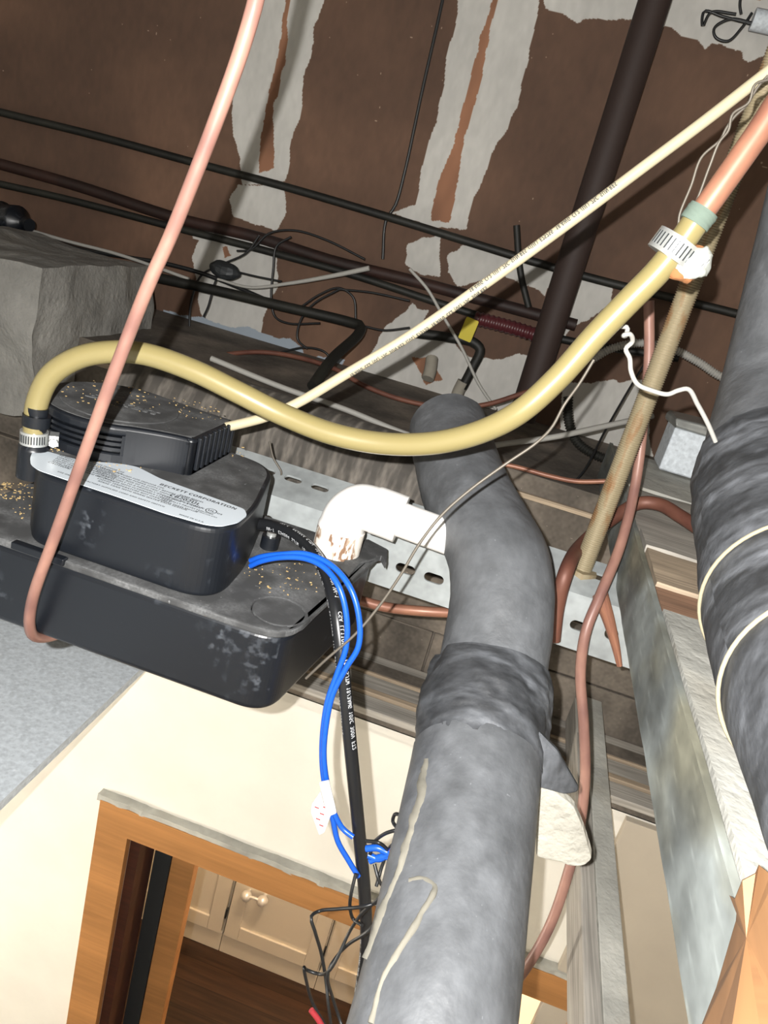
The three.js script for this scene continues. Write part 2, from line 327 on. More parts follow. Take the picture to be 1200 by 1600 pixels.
// dirty boarding above the far room, stepped: low boards, upright boards, then the upper shelf
const shelf = struct('ceiling_shelf', 'dirty grey boarded ledge at the foot of the brown wall', box(-1.7, 1.1, SHELF - 0.03, SHELF, 1.1, WB + 0.06, 0.002), M.dirty_board);
struct('ceiling_far', 'ceiling of the room beyond the doorway', box(-1.7, 1.1, CEIL - 0.03, CEIL - 0.014, WD, 3.0, 0), M.cream_paint);
{
  const step = struct('wall_step', 'upright grey boarding below the ledge', box(-1.7, 1.1, CEIL - 0.014, SHELF - 0.03, 1.125, 1.145, 0), M.dirty_board);
  const hs = [0, 0.09, 0.185, 0.27, 0.358];
  for (let i = 0; i < 4; i++) { part(step, 'plank', box(-1.7, -0.02 + 0.13 * (i % 3), CEIL - 0.012 + hs[i], CEIL - 0.015 + hs[i + 1], 1.108 - 0.004 * (i % 2), 1.125, 0.002), M.dirty_board); part(step, 'plank', box(-0.017 + 0.13 * (i % 3), 1.1, CEIL - 0.012 + hs[i], CEIL - 0.015 + hs[i + 1], 1.11, 1.125, 0.002), M.dirty_board); }
  part(step, 'lath', box(-1.7, 0.4, SHELF - 0.036, SHELF - 0.028, 1.094, 1.106, 0.001), M.pale_timber);
  const low = struct('ceiling_boards', 'worn grey boards lying along the top of the cream wall', box(-1.7, 1.1, CEIL - 0.014, CEIL - 0.006, WD + 0.002, 1.125, 0), M.dirty_board);
  const zs = [[0.95, 0.985, 'grey_timber', 0.012], [0.987, 0.999, 'pale_timber', 0.016], [1.001, 1.042, 'grey_timber', 0.01], [1.044, 1.05, 'pale_timber', 0.013], [1.052, 1.082, 'dirty_board', 0.011], [1.084, 1.108, 'grey_timber', 0.008]];
  for (const [a, b, mm, h] of zs) part(low, 'board', box(-1.7, 1.1, CEIL - 0.006, CEIL - 0.006 + h, a, b, 0.002), M[mm]);
}
{ // cream wall with the doorway
  const w = new THREE.Shape([[-1.7, 0], [-0.397, 0], [-0.397, H - 1.034], [0.36, H - 1.034], [0.36, 0], [1.1, 0], [1.1, CEIL - 0.014], [-1.7, CEIL - 0.014]].map((q) => new THREE.Vector2(...q)));
  struct('wall_door', 'smooth cream wall above and beside the doorway', plate(w, WD, WD + 0.09), M.cream_paint);
  struct('wall_shade_panel', 'darker strip of the cream wall right of the doorway, shade put into its colour', box(0.315, 1.1, 1.2, CEIL - 0.016, WD - 0.012, WD - 0.0005, 0.001), M.shaded_cream_paint);  // panel over the cream wall, its darker colour stands in for shade
  const d = thing('door_1', 'orange-brown wooden door casing with dark jamb', 'door', V3(-0.02, 0, -WD)); d.userData.kind = 'structure';
  const yo = H - 0.977, yi = H - 1.034, e = WD - 0.016;
  const lg = new THREE.Shape([[-0.454, 0], [-0.397, 0], [-0.397, yi], [-0.454, yo]].map((q) => new THREE.Vector2(...q)));
  part(d, 'casing', plate(lg, e, WD), M.oak_trim);
  const hd = new THREE.Shape([[-0.454, yo], [-0.397, yi], [0.36, yi], [0.417, yo]].map((q) => new THREE.Vector2(...q)));
  part(d, 'casing', plate(hd, e, WD), M.oak_trim);
  const rg = new THREE.Shape([[0.417, 0], [0.36, 0], [0.36, yi], [0.417, yo]].map((q) => new THREE.Vector2(...q)));
  part(d, 'casing', plate(rg, e, WD), M.oak_trim);
  part(d, 'paint_line', rough(uvPlanar(new THREE.BoxGeometry(0.88, 0.011, 0.016, 90, 2, 2).translate(-0.02, yo + 0.004, -WD + 0.007)), 0.003, 60, 5), M.caulk, 'ragged grey-white filler along the top of the casing');
  part(d, 'jamb', box(-0.397, -0.379, 0, yi, WD, WD + 0.03, 0.001), M.dark_jamb);
  part(d, 'jamb', box(-0.397, -0.386, 0, yi, WD + 0.031, WD + 0.09, 0.001), M.dark_jamb);
  part(d, 'shadow_gap', box(-0.385, -0.352, 0, yi - 0.012, WD + 0.091, WD + 0.12, 0.001), M.dark_steel, 'dark strip standing in for the shade of the gap inside the frame');  // dark strip placed where the gap in the frame is only shaded
  part(d, 'inner_casing', box(-0.351, -0.306, 0, yi - 0.012, WD + 0.091, WD + 0.12, 0.002), M.oak_trim);
  part(d, 'hinge', cyl(V3(-0.353, yi - 0.075, -WD - 0.088), V3(-0.353, yi - 0.02, -WD - 0.088), 0.006, 10), M.steel_band, 'brass coloured hinge');
  part(d, 'jamb', box(0.345, 0.36, 0, yi, WD, WD + 0.09, 0.001), M.dark_jamb);
  part(d, 'jamb', box(-0.378, 0.344, yi - 0.012, yi, WD, WD + 0.09, 0.001), M.dark_jamb);
}
{ // plasterboard ceiling of the near room, cut back, seen from above
  struct('ceiling_near', 'blue-grey stippled plasterboard sheet with cut edge below the pump', box(-1.7, -0.391, CEIL - 0.0135, CEIL, -1.2, WD - 0.001, 0.0008), M.grey_board);
}
// ---- the room beyond the doorway
{
  const zc = H / 1.271;
  for (let i = 0; i < 4; i++) {
    const xa = -1.33 + i * 0.42, c = thing('base_cabinet', ['white cabinet at the left end of the far row', 'white cabinet beside the dark door edge', 'white cabinet with chrome knob latch seen through doorway', 'white cabinet right of the knob latch through doorway'][i], 'cabinet', V3(xa + 0.21, 0, -zc - 0.3), 'white cabinets beyond the doorway');
    part(c, 'body', box(xa, xa + 0.418, 0.0, 0.9, zc, zc + 0.6, 0.003), M.white_cabinet);
    const dr = part(c, 'door_panel', box(xa + 0.006, xa + 0.412, 0.11, 0.86, zc - 0.018, zc, 0.003), M.white_cabinet);
    for (const [a, b, y0, y1] of [[xa + 0.006, xa + 0.066, 0.11, 0.86], [xa + 0.352, xa + 0.412, 0.11, 0.86], [xa + 0.066, xa + 0.352, 0.11, 0.18], [xa + 0.066, xa + 0.352, 0.79, 0.86]]) part(dr, 'rail', box(a, b, y0, y1, zc - 0.028, zc - 0.018, 0.003), M.white_cabinet);
    for (const hy of [0.2, 0.62]) part(dr, 'hinge', box(xa + 0.414, xa + 0.42, hy, hy + 0.05, zc - 0.03, zc - 0.016, 0.001), M.dark_steel);
    part(c, 'plinth', box(xa, xa + 0.418, 0, 0.1, zc - 0.012, zc, 0.002), M.white_cabinet);
  }
  const a = P(395, 1403, zc - 0.07), b = P(418, 1410, zc - 0.07);
  const k = thing('knob_latch', 'chrome double knob latch across the white cabinet doors', 'latch', a.clone());
  const knob = (p) => mergeGeometries([new THREE.SphereGeometry(0.022, 14, 10).translate(p.x, p.y, p.z), cyl(p, p.clone().add(V3(0, 0, -0.05)), 0.008, 10)].map((g) => { const q = g.toNonIndexed(); return q; }));
  part(k, 'knob', knob(P(385, 1400, zc - 0.05)), M.chrome); part(k, 'knob', knob(P(410, 1408, zc - 0.05)), M.chrome);
part(k, 'latch_bar', sweep(path([[380, 1399], [396, 1403], [414, 1410]], zc - 0.055), 0.006), M.chrome);
  // rounded cream basin edge seen low on the right
  const bs = P(852, 1590, 1.5);
  solo('round_basin', 'pale cream rounded basin edge low beside the black pipe', 'basin', new THREE.LatheGeometry([[0.001, -0.35], [0.1, -0.35], [0.12, -0.1], [0.16, -0.02], [0.175, 0.03], [0.165, 0.035], [0.14, 0.0], [0.001, -0.06]].map((q) => new THREE.Vector2(...q)), 28).translate(bs.x - 0.172, bs.y, bs.z), M.white_cabinet);
  const lamp = thing('ceiling_lamp', 'round lit ceiling lamp of the room beyond the doorway', 'lamp', V3(-0.1, CEIL - 0.03, -1.75));
  const lm = mat('lamp_glow', 0xfff2dc, 0.5, { emissive: 0xffe6c4, emissiveIntensity: 1.5 });
  part(lamp, 'shade', new THREE.CylinderGeometry(0.12, 0.1, 0.05, 24).translate(-0.1, CEIL - 0.056, -1.75), lm);
  const pl = new THREE.PointLight(0xffdcb4, 5, 0, 2); pl.position.set(0, -0.09, 0); pl.shadow.radius = 5; pl.castShadow = true; lamp.add(pl);
}
{ // wall lamp of the near room, below the cut ceiling, left of the view
  const lamp = thing('wall_lamp', 'lit globe lamp on the left wall of the near room', 'lamp', V3(-1.62, 1.72, -0.3));
  part(lamp, 'bracket', box(-1.7, -1.62, 1.71, 1.73, 0.29, 0.31, 0.003), M.steel_band);
  part(lamp, 'globe', new THREE.SphereGeometry(0.07, 24, 16).translate(-1.56, 1.72, -0.3), mat('globe_glow', 0xfff6e8, 0.5, { emissive: 0xfff7ec, emissiveIntensity: 2 }));
  const pl = new THREE.PointLight(0xfff7ec, 4.6, 0, 2); pl.position.set(0.14, 0, 0); pl.shadow.radius = 4; pl.castShadow = true; lamp.add(pl);
}
// ---- timbers on the right
{
  const bm = thing('ceiling_beam', 'long narrow timber rail running back under the copper line', 'beam', V3(0.243, H - 0.652, -0.5));
  part(bm, 'rail', box(0.221, 0.265, H - 0.652, H - 0.602, -0.6, 1.1, 0.003, 'z'), M.grey_timber);
  part(bm, 'batten', box(0.236, 0.262, H - 0.602, H - 0.596, -0.6, 1.1, 0.002, 'z'), M.plaster);
  const j = thing('joist', 'weathered grey joist with rubbed face beside the threaded rod', 'joist', V3(0.158, SHELF, -0.6));
  part(j, 'board', rough(uvPlanar(new THREE.BoxGeometry(0.005, 0.0555, 1.5, 2, 8, 120).translate(0.1525, H - 0.2532, -0.46), 'z'), 0.0014, 26, 3), M.weathered_timber);
  const jt = H - 0.2255;
  const tops = [[0.99, 1.19, 'plaster', 0], [0.80, 0.987, 'grey_timber', -0.002], [0.745, 0.797, 'grey_timber', 0.003], [0.655, 0.742, 'pale_timber', 0.001], [0.60, 0.653, 'red_timber', -0.002], [0.30, 0.597, 'plaster', 0.001], [-0.2, 0.297, 'plaster', 0.004]];
  const labels = ['grey board farthest back on the joist, under the foil block', 'grey-white board crossed by the bent brown copper pipe', 'narrow grey board behind the pale board on the joist', 'pale straw-coloured board on the joist beside black duct', 'reddish brown weathered board on the joist', 'whitish plaster-splashed board along the joist', 'whitish plaster-splashed board nearest the viewer'];
  tops.forEach(([a, b, m, dy], i) => solo('cross_board', labels[i], 'board', rough(uvPlanar(new THREE.BoxGeometry(0.38, 0.03, b - a, 20, 2, 12).translate(0.3495, jt - 0.017 + dy, -(a + b) / 2), 'x'), 0.002, 25, 60 + i), M[m], 'boards laid across the joist'));
  const bl = P(1056, 715, 1.19);
  const blk = thing('foil_block', 'pale block with crumpled foil top and blue side behind the rod', 'block', V3(bl.x, jt, bl.z));
  part(blk, 'body', box(0.215, 0.29, jt, jt + 0.065, 1.12, 1.185, 0.003), M.grey_board);
  part(blk, 'foil', rough(uvPlanar(new RoundedBoxGeometry(0.08, 0.014, 0.07, 4, 0.004).translate(0.252, jt + 0.068, -1.152)), 0.01, 60, 12), M.foil);
  // crumpled orange-brown paper at the near right corner
  const A = P(1166, 1466, 0.236), rim = path([[1088, 1625, 0.215], [1140, 1625, 0.192], [1225, 1625, 0.19], [1225, 1490, 0.215], [1225, 1345, 0.245], [1186, 1352, 0.258], [1160, 1376, 0.25], [1140, 1400, 0.262], [1150, 1440, 0.258]], 0.22), tri = [], off = V3(0.0004, -0.0006, -0.0012);
  rim.forEach((p, i) => { const q = rim[(i + 1) % rim.length], m1 = p.clone().lerp(q, 0.5).add(V3(0, 0.0025 * (i % 2 ? 1 : -1), 0.003)); for (const [x, y, z] of [[A, p, m1], [A, m1, q]]) { tri.push(x, y, z, x.clone().add(off), z.clone().add(off), y.clone().add(off)); } for (const [x, y] of [[p, m1], [m1, q]]) tri.push(x, x.clone().add(off), y, y, x.clone().add(off), y.clone().add(off)); });
  const pg = new THREE.BufferGeometry().setFromPoints(tri); pg.computeVertexNormals();
  solo('creased_paper', 'creased orange-brown paper in the lower right corner', 'paper', uvPlanar(pg), M.orange_paper);
}
// ---- grey plastered duct end at the left, and things on the back wall
{
  const b = P(240, 420, 1.30);
  const g = mergeGeometries([grid(-1.2, b.x, H - 0.40, b.y, 0.99, 1.088, 40), grid(-1.2, b.x, SHELF, b.y, 1.088, 1.30, 40)]);
  solo('plastered_duct', 'grey plaster-covered duct end left of the pump hose', 'duct', rough(uvPlanar(g), 0.022, 11, 31), M.concrete);
}
const line = (name, label, category, m, r, pts, Z, group, o) => solo(name, label, category, sweep(path(pts, Z), r, o), M[m] || m, group);
line('conduit', 'thin black conduit crossing the upper brown wall', 'conduit', 'dark_conduit', 0.0075, [[-420, 62], [-40, 165], [150, 212], [300, 253], [450, 293], [600, 337], [900, 428], [1230, 512], [1600, 640]], 1.462);
line('conduit', 'lower dark conduit running behind the wire tangle', 'conduit', 'dark_conduit', 0.007, [[-420, 178], [-40, 278], [100, 310], [280, 357], [420, 393], [560, 432], [700, 478], [860, 526], [1060, 560]], 1.45);
line('pipe', 'dark red-brown pipe just above the lower conduit', 'pipe', 'rust_pipe', 0.011, [[-420, 135], [-40, 245], [120, 290], [280, 342], [400, 370], [520, 408], [650, 440], [760, 470], [900, 508]], 1.465);
line('soil_pipe', 'thick dark brown upright pipe on the brown wall', 'pipe', 'brown_pipe', 0.0245, [[1052, -90], [1020, 10], [960, 200], [905, 372], [850, 545], [815, 655]], 1.40, null, { rad: 20 });
line('pipe', 'grey pipe ending in an elbow left of centre', 'pipe', 'dark_conduit', 0.0095, [[200, 424, 1.40], [330, 452, 1.40], [440, 478, 1.40], [545, 503, 1.40], [564, 510, 1.39], [560, 522, 1.37], [520, 560, 1.28], [488, 604, 1.20]], 1.4, null, { seg: 60 });
line('stub_pipe', 'short upright dark pipe stub below the upper conduit', 'pipe', 'dark_conduit', 0.006, [[807, 352], [811, 410], [816, 440], [826, 480]], 1.44);
{
  const t = thing('drain_elbow', 'small dark drain elbow with a cream end, yellow tag above', 'pipe', P(735, 575, 1.42));
  part(t, 'tube', sweep(path([[648, 520], [700, 527], [738, 534], [750, 546], [738, 575], [722, 606]], 1.42), 0.009, { seg: 40 }), M.dark_conduit);
  part(t, 'end_cap', sweep(path([[724, 596], [716, 612], [712, 624]], 1.42), 0.0115), M.gypsum, 'cream plastic end');
}
line('pipe_end', 'small cream pipe end with rusty stain on the wall', 'pipe', 'gypsum', 0.012, [[675, 560, 1.47], [672, 580, 1.45], [668, 592, 1.44]], 1.45);
line('wrapped_pipe', 'dark red wrapped pipe beside the upright brown pipe', 'pipe', mat('maroon', 0x4a2024, 0.35), (t) => 0.0125 + 0.001 * Math.sin(t * 90), [[742, 497], [800, 512], [858, 530]], 1.43, null, { seg: 90 });
solo('yellow_tag', 'small yellow paper tag hanging by the drain elbow', 'tag', plate(roundShape([[-0.012, -0.02], [0.012, -0.02], [0.012, 0.02], [-0.012, 0.02]], 0.003), 0, 0.0015).rotateZ(-0.12).translate(P(732, 515, 1.41).x, P(732, 515, 1.41).y, -1.41), M.yellow_tag);
line('cable', 'white cable end drooping across the wall joint', 'cable', 'grey_cable', (t) => 0.0022 + 0.0025 * t, [[340, 436], [390, 449], [450, 443], [520, 431], [577, 419]], 1.41);
line('cable', 'grey cable running from the black fitting along the duct', 'cable', 'grey_cable', 0.0032, [[48, 360], [110, 378], [180, 396], [240, 416], [295, 436]], 1.40);
line('cable', 'black cable under the grey cable above the duct', 'cable', 'black_cable', 0.004, [[48, 364], [120, 388], [200, 402], [260, 412], [330, 432], [420, 470]], 1.425);
line('cord', 'pale thin cord slanting past the yellow tag', 'cord', 'grey_cable', 0.0028, [[640, 420], [668, 452], [690, 490], [722, 545], [748, 600], [775, 640]], 1.38);
line('wire', 'thin dark wire dropping down the wall between the joints', 'wire', 'black_cable', 0.0028, [[700, -40], [685, 30], [660, 140], [632, 270], [618, 320], [603, 345], [598, 405]], 1.475);
{
  const loops = [
    ['thin dark wire looping over the red-brown pipe', [[370, 392], [392, 390], [420, 365], [460, 360], [510, 375], [570, 405]]],
    ['thin dark wire hanging in a long loop over duct', [[405, 368], [385, 395], [350, 412], [315, 430], [300, 465], [296, 510], [302, 555]]],
    ['dark wire hanging short inside the wire tangle', [[345, 420], [335, 445], [325, 480], [318, 495]]],
    ['dark wire trailing right out of the wire tangle', [[340, 420], [370, 425], [400, 432], [440, 440]]],
    ['thin dark wire upright near the white cable end', [[455, 370], [432, 385], [427, 420], [424, 470], [430, 495], [450, 505], [500, 505]]],
    ['thin brown wire arching down to the elbow pipe', [[470, 480], [500, 460], [530, 450], [552, 465], [556, 500]]],
    ['thin wire drooping beside the elbow pipe', [[530, 452], [490, 475], [470, 500], [465, 530], [480, 545]]],
    ['thin level wire right of the elbow pipe', [[530, 452], [580, 457], [640, 470]]],
    ['brown wire arching over the blue-grey wall foot', [[400, 560], [440, 550], [480, 543], [510, 552], [520, 575]]],
    ['thin black wire across the lower wall joint', [[570, 510], [600, 516], [640, 512]]],
  ];
  for (const [l, p] of loops) line('loose_wire', l, 'wire', 'black_cable', 0.0022, p, 1.43, null, { rad: 6 });
  solo('wire_clump', 'dark clump of tape where the loose wires meet', 'tape', rough(uvPlanar(new THREE.SphereGeometry(0.02, 16, 12).scale(1.5, 0.8, 0.8).translate(P(350, 422, 1.42).x, P(350, 422, 1.42).y, -1.42)), 0.01, 40, 14), M.dark_steel);
}
line('copper_line', 'thin copper line curving along the ledge behind hose', 'pipe', 'brown_copper', 0.0042, [[330, 556, 1.3], [400, 550, 1.3], [450, 555, 1.3], [520, 575, 1.28], [570, 603, 1.26], [630, 625, 1.25], [700, 637, 1.25], [760, 632, 1.27], [830, 610, 1.3]], 1.3);
line('cable', 'white cable lying on the ledge behind the hose', 'cable', 'grey_cable', 0.0045, [[330, 560, 1.12], [440, 605, 1.12], [540, 640, 1.12], [640, 680, 1.12], [720, 700, 1.12], [800, 692, 1.14], [870, 682, 1.16], [940, 667, 1.2], [1020, 650, 1.24]], 1.12, null, { seg: 60 });
line('copper_line', 'thin bare copper line below the grey cable on right', 'pipe', 'copper', 0.0035, [[760, 722, 1.08], [800, 728, 1.08], [860, 744, 1.08], [900, 752, 1.08], [950, 752, 1.08]], 1.08);
line('flexible_conduit', 'grey flexible conduit arching behind the threaded rod', 'conduit', 'grey_cable', (t, a, s) => 0.0065 + 0.0009 * Math.sin(s * 1500), [[925, 562], [955, 545], [1000, 536], [1050, 545], [1090, 565], [1130, 590], [1180, 600]], 1.36, null, { seg: 420, rad: 10 });
line('flexible_conduit', 'dark flexible conduit dropping beside the hose', 'conduit', 'dark_conduit', (t, a, s) => 0.0075 + 0.001 * Math.sin(s * 1400), [[888, 620], [888, 655], [900, 688], [925, 708], [960, 722]], 1.28, null, { seg: 300, rad: 10 });
line('wire', 'fine dark wire slanting down to the joist end', 'wire', 'black_cable', 0.0018, [[1040, 520, 1.36], [1000, 580, 1.32], [950, 665, 1.25], [905, 745, 1.14], [870, 775, 1.12]], 1.3);
{
  const t = thing('wall_fitting', 'white tube fitting with dark wire loops, upper right wall', 'fitting', P(1190, 36, 1.46));
  part(t, 'tube', cyl(P(1176, 30, 1.46), P(1250, 46, 1.46), 0.016, 14), M.grey_board);
  part(t, 'wire', sweep(path([[1176, 38], [1130, 26], [1100, 18], [1098, 42], [1110, 20], [1150, 22]], 1.46), 0.0022), M.black_cable);
  part(t, 'wire', sweep(path([[1175, 20], [1160, 42], [1138, 64], [1118, 58], [1116, 44], [1140, 30], [1176, 36]], 1.46), 0.0022), M.black_cable);
  part(t, 'wire', sweep(path([[1158, -10], [1156, 8], [1158, 22]], 1.46), 0.0022), M.black_cable);
}
{
  const c = P(8, 345, 1.40), t = thing('black_fitting', 'round black fitting at the left edge', 'fitting', c);
  part(t, 'cap', sweep([P(-40, 345, 1.40), P(-10, 345, 1.38), P(20, 346, 1.37), P(40, 349, 1.365), P(46, 352, 1.36)], (q) => [0.032, 0.036, 0.036, 0.03, 0.012][Math.min(4, Math.round(q * 4))], { seg: 16, rad: 20 }), M.black_plastic);
  part(t, 'tail', sweep(path([[0, 376], [10, 400], [28, 430]], 1.39), 0.0028), M.grey_cable);
}

// ================================================================ THE PUMP
const TT = H - 0.294, HT = H - 0.236, CT = H - 0.203, PB = H - 0.37;
const PUMP = V3(-0.25, PB, -0.58);
const pump = thing('condensate_pump', 'black condensate pump with white printed label, hung from wire', 'pump', PUMP);
{
  const tank = roundShape([[-0.395, 0.484, 0.02], [-0.112, 0.484, 0.026], [-0.086, 0.68, 0.02], [-0.395, 0.68, 0.02]], 0.02);
  const body = part(pump, 'tank', slab(tank, PB, TT - 0.0065, 0.006, 4), M.black_plastic);
  const lidS = roundShape([[-0.3975, 0.4795, 0.02], [-0.1085, 0.4795, 0.028], [-0.0825, 0.683, 0.02], [-0.3975, 0.683, 0.02]], 0.02);
  const ko = onY(436, 955, TT); lidS.holes.push(new THREE.Path().absarc(ko.x, -ko.z, 0.0215, 0, Math.PI * 2, true));
  const hl = onY(4, 782, TT); lidS.holes.push(new THREE.Path().absarc(hl.x, -hl.z, 0.013, 0, Math.PI * 2, true));
  const lid = part(pump, 'tank_lid', slab(lidS, TT - 0.006, TT, 0.0015, 2), M.dusty_black_plastic, 'dusty lid of the tank');
  const disc = new THREE.Shape(); disc.absarc(ko.x, -ko.z, 0.0207, 0, Math.PI * 2, false);
  part(lid, 'knockout', slab(disc, TT - 0.006, TT, 0.0004, 1), M.dusty_black_plastic);
  part(lid, 'lip', box(-0.335, -0.29, TT - 0.004, TT + 0.002, 0.477, 0.484, 0.001), M.black_plastic);
  // pointed ear behind the elbow
  const ears = [[555, 845], [575, 842], [606, 858], [604, 880], [596, 868], [562, 880], [545, 900], [530, 890]].map(([x, y]) => { const p = onY(x, y, TT + 0.002); return [p.x, -p.z]; });
  part(lid, 'mounting_ear', slab(roundShape(ears, 0.002), TT - 0.004, TT + 0.002, 0.0006, 1), M.dusty_black_plastic);
  // screw in its boss
  const sc = onY(420, 855, TT);
  part(lid, 'screw_boss', new THREE.CylinderGeometry(0.008, 0.0085, 0.012, 20).translate(sc.x, TT + 0.006, sc.z), M.black_plastic);
  part(lid, 'screw', new THREE.CylinderGeometry(0.0045, 0.0045, 0.004, 14).translate(sc.x, TT + 0.0135, sc.z), M.steel_band, 'bright screw head');
  // housing
  const hs = roundShape([[-0.326, 0.490, 0.012], [-0.172, 0.490, 0.04], [-0.176, 0.56, 0.02], [-0.2, 0.668, 0.035], [-0.392, 0.672, 0.03], [-0.384, 0.6, 0.02], [-0.352, 0.522, 0.02]], 0.02);
  part(pump, 'housing', slab(hs, TT - 0.001, HT, 0.004, 4), M.black_plastic);
  const hs2 = roundShape([[-0.3235, 0.494, 0.012], [-0.176, 0.494, 0.038], [-0.18, 0.56, 0.02], [-0.203, 0.664, 0.035], [-0.388, 0.668, 0.03], [-0.38, 0.6, 0.02], [-0.349, 0.5245, 0.02]], 0.02);
  part(pump, 'housing_top', slab(hs2, HT - 0.002, HT + 0.0006, 0.0004, 1), M.dusty_black_plastic, 'dusty top of the housing');
  // motor cover: round end and square end
  const cx = -0.3335, cz = 0.605, R = 0.064;
  const outline = (r, off) => {
    const s = new THREE.Shape(); const bx = -0.2445 - off, f = 0.5745 + off, bk = 0.662 - off;
    const a0 = Math.asin((f - 0.004 - cz) / R), a1 = Math.asin(Math.min(0.92, (bk - cz) / R));
    s.moveTo(bx - 0.006, f); s.lineTo(cx + 0.085, f - 0.001); s.quadraticCurveTo(cx + 0.068, f - 0.003, cx + r * Math.cos(a0 - 0.35), cz + r * Math.sin(a0 - 0.35));
    s.absarc(cx, cz, r, a0 - 0.35, -(2 * Math.PI) + a1 + 0.3, true);
    s.quadraticCurveTo(cx + 0.06, bk, cx + 0.075, bk); s.lineTo(bx - 0.006, bk); s.quadraticCurveTo(bx, bk, bx, bk - 0.006); s.lineTo(bx, f + 0.006); s.quadraticCurveTo(bx, f, bx - 0.006, f); s.closePath(); return s;
  };
  const cover = part(pump, 'motor_cover', slab(outline(R - 0.006, 0.0), HT, CT - 0.001, 0.002, 3), M.black_plastic);
  part(cover, 'cover_top', slab(outline(R, 0.0), CT - 0.009, CT, 0.0035, 4), M.black_plastic);
  part(cover, 'cover_base', slab(outline(R, 0.0), HT, HT + 0.009, 0.001, 1), M.black_plastic);
  const top2 = outline(R - 0.004, 0.004); part(cover, 'dusty_face', slab(top2, CT - 0.001, CT + 0.0005, 0.0003, 1), M.dusty_black_plastic, 'dusty upper face of the motor cover');
  const disk = new THREE.Shape(); disk.absarc(cx + 0.004, cz - 0.002, 0.05, 0, Math.PI * 2, false);
  part(cover, 'medallion', slab(disk, CT, CT + 0.0016, 0.0008, 2), M.dusty_black_plastic);
  // curved vent slats and dividers in the recess
  const arc = (r0, r1, a0, a1, y0, y1) => { const s = new THREE.Shape(); s.absarc(cx, cz, r1, a0, a1, false); s.absarc(cx, cz, r0, a1, a0, true); s.closePath(); return slab(s, y0, y1, 0, 1); };
  for (let k = 0; k < 3; k++) { const y = HT + 0.0115 + k * 0.0046; for (const [a, b] of [[Math.PI * 0.85, Math.PI * 1.28], [Math.PI * 1.3, Math.PI * 1.7]]) part(cover, 'vent_slat', arc(R - 0.007, R - 0.0005, a, b, y, y + 0.0024), M.black_plastic); }
  for (const [a, b] of [[1.28, 1.3], [1.695, 1.71], [0.6, 0.85]]) part(cover, 'vent_divider', arc(R - 0.007, R - 0.0002, Math.PI * a, Math.PI * b, HT + 0.008, CT - 0.008), M.black_plastic);
  const sw = new THREE.Shape(); sw.moveTo(cx + R * Math.cos(-0.92), cz + R * Math.sin(-0.92)); sw.quadraticCurveTo(cx + 0.068, 0.5715, cx + 0.085, 0.5735); sw.lineTo(-0.2505, 0.5745); sw.quadraticCurveTo(-0.2445, 0.5745, -0.2445, 0.5805); sw.lineTo(-0.2445, 0.656); sw.quadraticCurveTo(-0.2445, 0.662, -0.2505, 0.662); sw.lineTo(cx + R * Math.cos(-0.92), 0.66); sw.closePath();
  part(cover, 'side_wall', slab(sw, HT + 0.0005, CT - 0.003, 0, 1), M.black_plastic);
  // upright ribs on the square end
  for (let k = 0; k < 8; k++) part(cover, 'rib', box(-0.2452, -0.2415, HT + 0.004, CT + 0.0006, 0.5815 + k * 0.0098, 0.5868 + k * 0.0098, 0.0012), M.black_plastic);
  // raised lettering on the medallion
  const font = await new FontLoader().loadAsync('fonts/droid/droid_sans_bold.typeface.json');
  const tg = new TextGeometry('Beckett', { font, size: 0.0125, depth: 0.0012, curveSegments: 3 }); tg.computeBoundingBox();
  tg.applyMatrix4(new THREE.Matrix4().makeShear(0, 0, 0.25, 0, 0, 0)).rotateX(-Math.PI / 2).rotateY(0.12).translate(cx - 0.026, CT + 0.0014, -cz + 0.012);
  part(cover, 'lettering', tg, M.dusty_black_plastic);
  // discharge barb
  const ox = P(53, 700, 0.53), ob = V3(ox.x, HT - 0.03, ox.z), ot = V3(ox.x, HT + 0.035, ox.z);
  part(pump, 'outlet_barb', sweep([V3(ox.x, HT - 0.024, ox.z), V3(ox.x, HT - 0.01, ox.z), ot], (t) => (t < 0.5 ? 0.0118 : 0.008), { seg: 20, rad: 18 }), M.black_plastic);
  part(pump, 'outlet_collar', cyl(V3(ox.x, HT + 0.02, ox.z), V3(ox.x, HT + 0.029, ox.z), 0.0106, 20), M.black_plastic);
  // printed label
  const lp = [[47, 716], [52, 703], [75, 706], [110, 716], [145, 722], [185, 724], [215, 730], [250, 748], [300, 766], [350, 784], [382, 796], [386, 806], [372, 817], [345, 823], [320, 820], [260, 803], [180, 775], [110, 752], [60, 735], [48, 726]].map(([x, y]) => { const p = onY(x, y, HT + 0.0008); return [p.x, -p.z]; });
  const ls = roundShape(lp, 0.004), lg = slab(ls, HT + 0.0006, HT + 0.0011, 0, 1);
  const x0 = -0.345, x1 = -0.165, z0 = 0.490, z1 = 0.562, cv = document.createElement('canvas'); cv.width = 2048; cv.height = Math.round(2048 * (z1 - z0) / (x1 - x0));
  const c2 = cv.getContext('2d'), S = 2048 / (x1 - x0); c2.fillStyle = '#b9c1c8'; c2.fillRect(0, 0, cv.width, cv.height);
  const at = (x, z) => [(x - x0) * S, (z1 - z) * S];
  const w = (s, x, z, h, font2 = 'sans-serif', al = 'left', colr = '#23272b') => { c2.fillStyle = colr; c2.font = `bold ${Math.round(h * S)}px ${font2}`; c2.textAlign = al; const [a, b] = at(x, z); c2.fillText(s, a, b); };
  w('BECKETT CORPORATION', -0.2525, 0.5375, 0.0058, 'sans-serif', 'left', '#14181c');
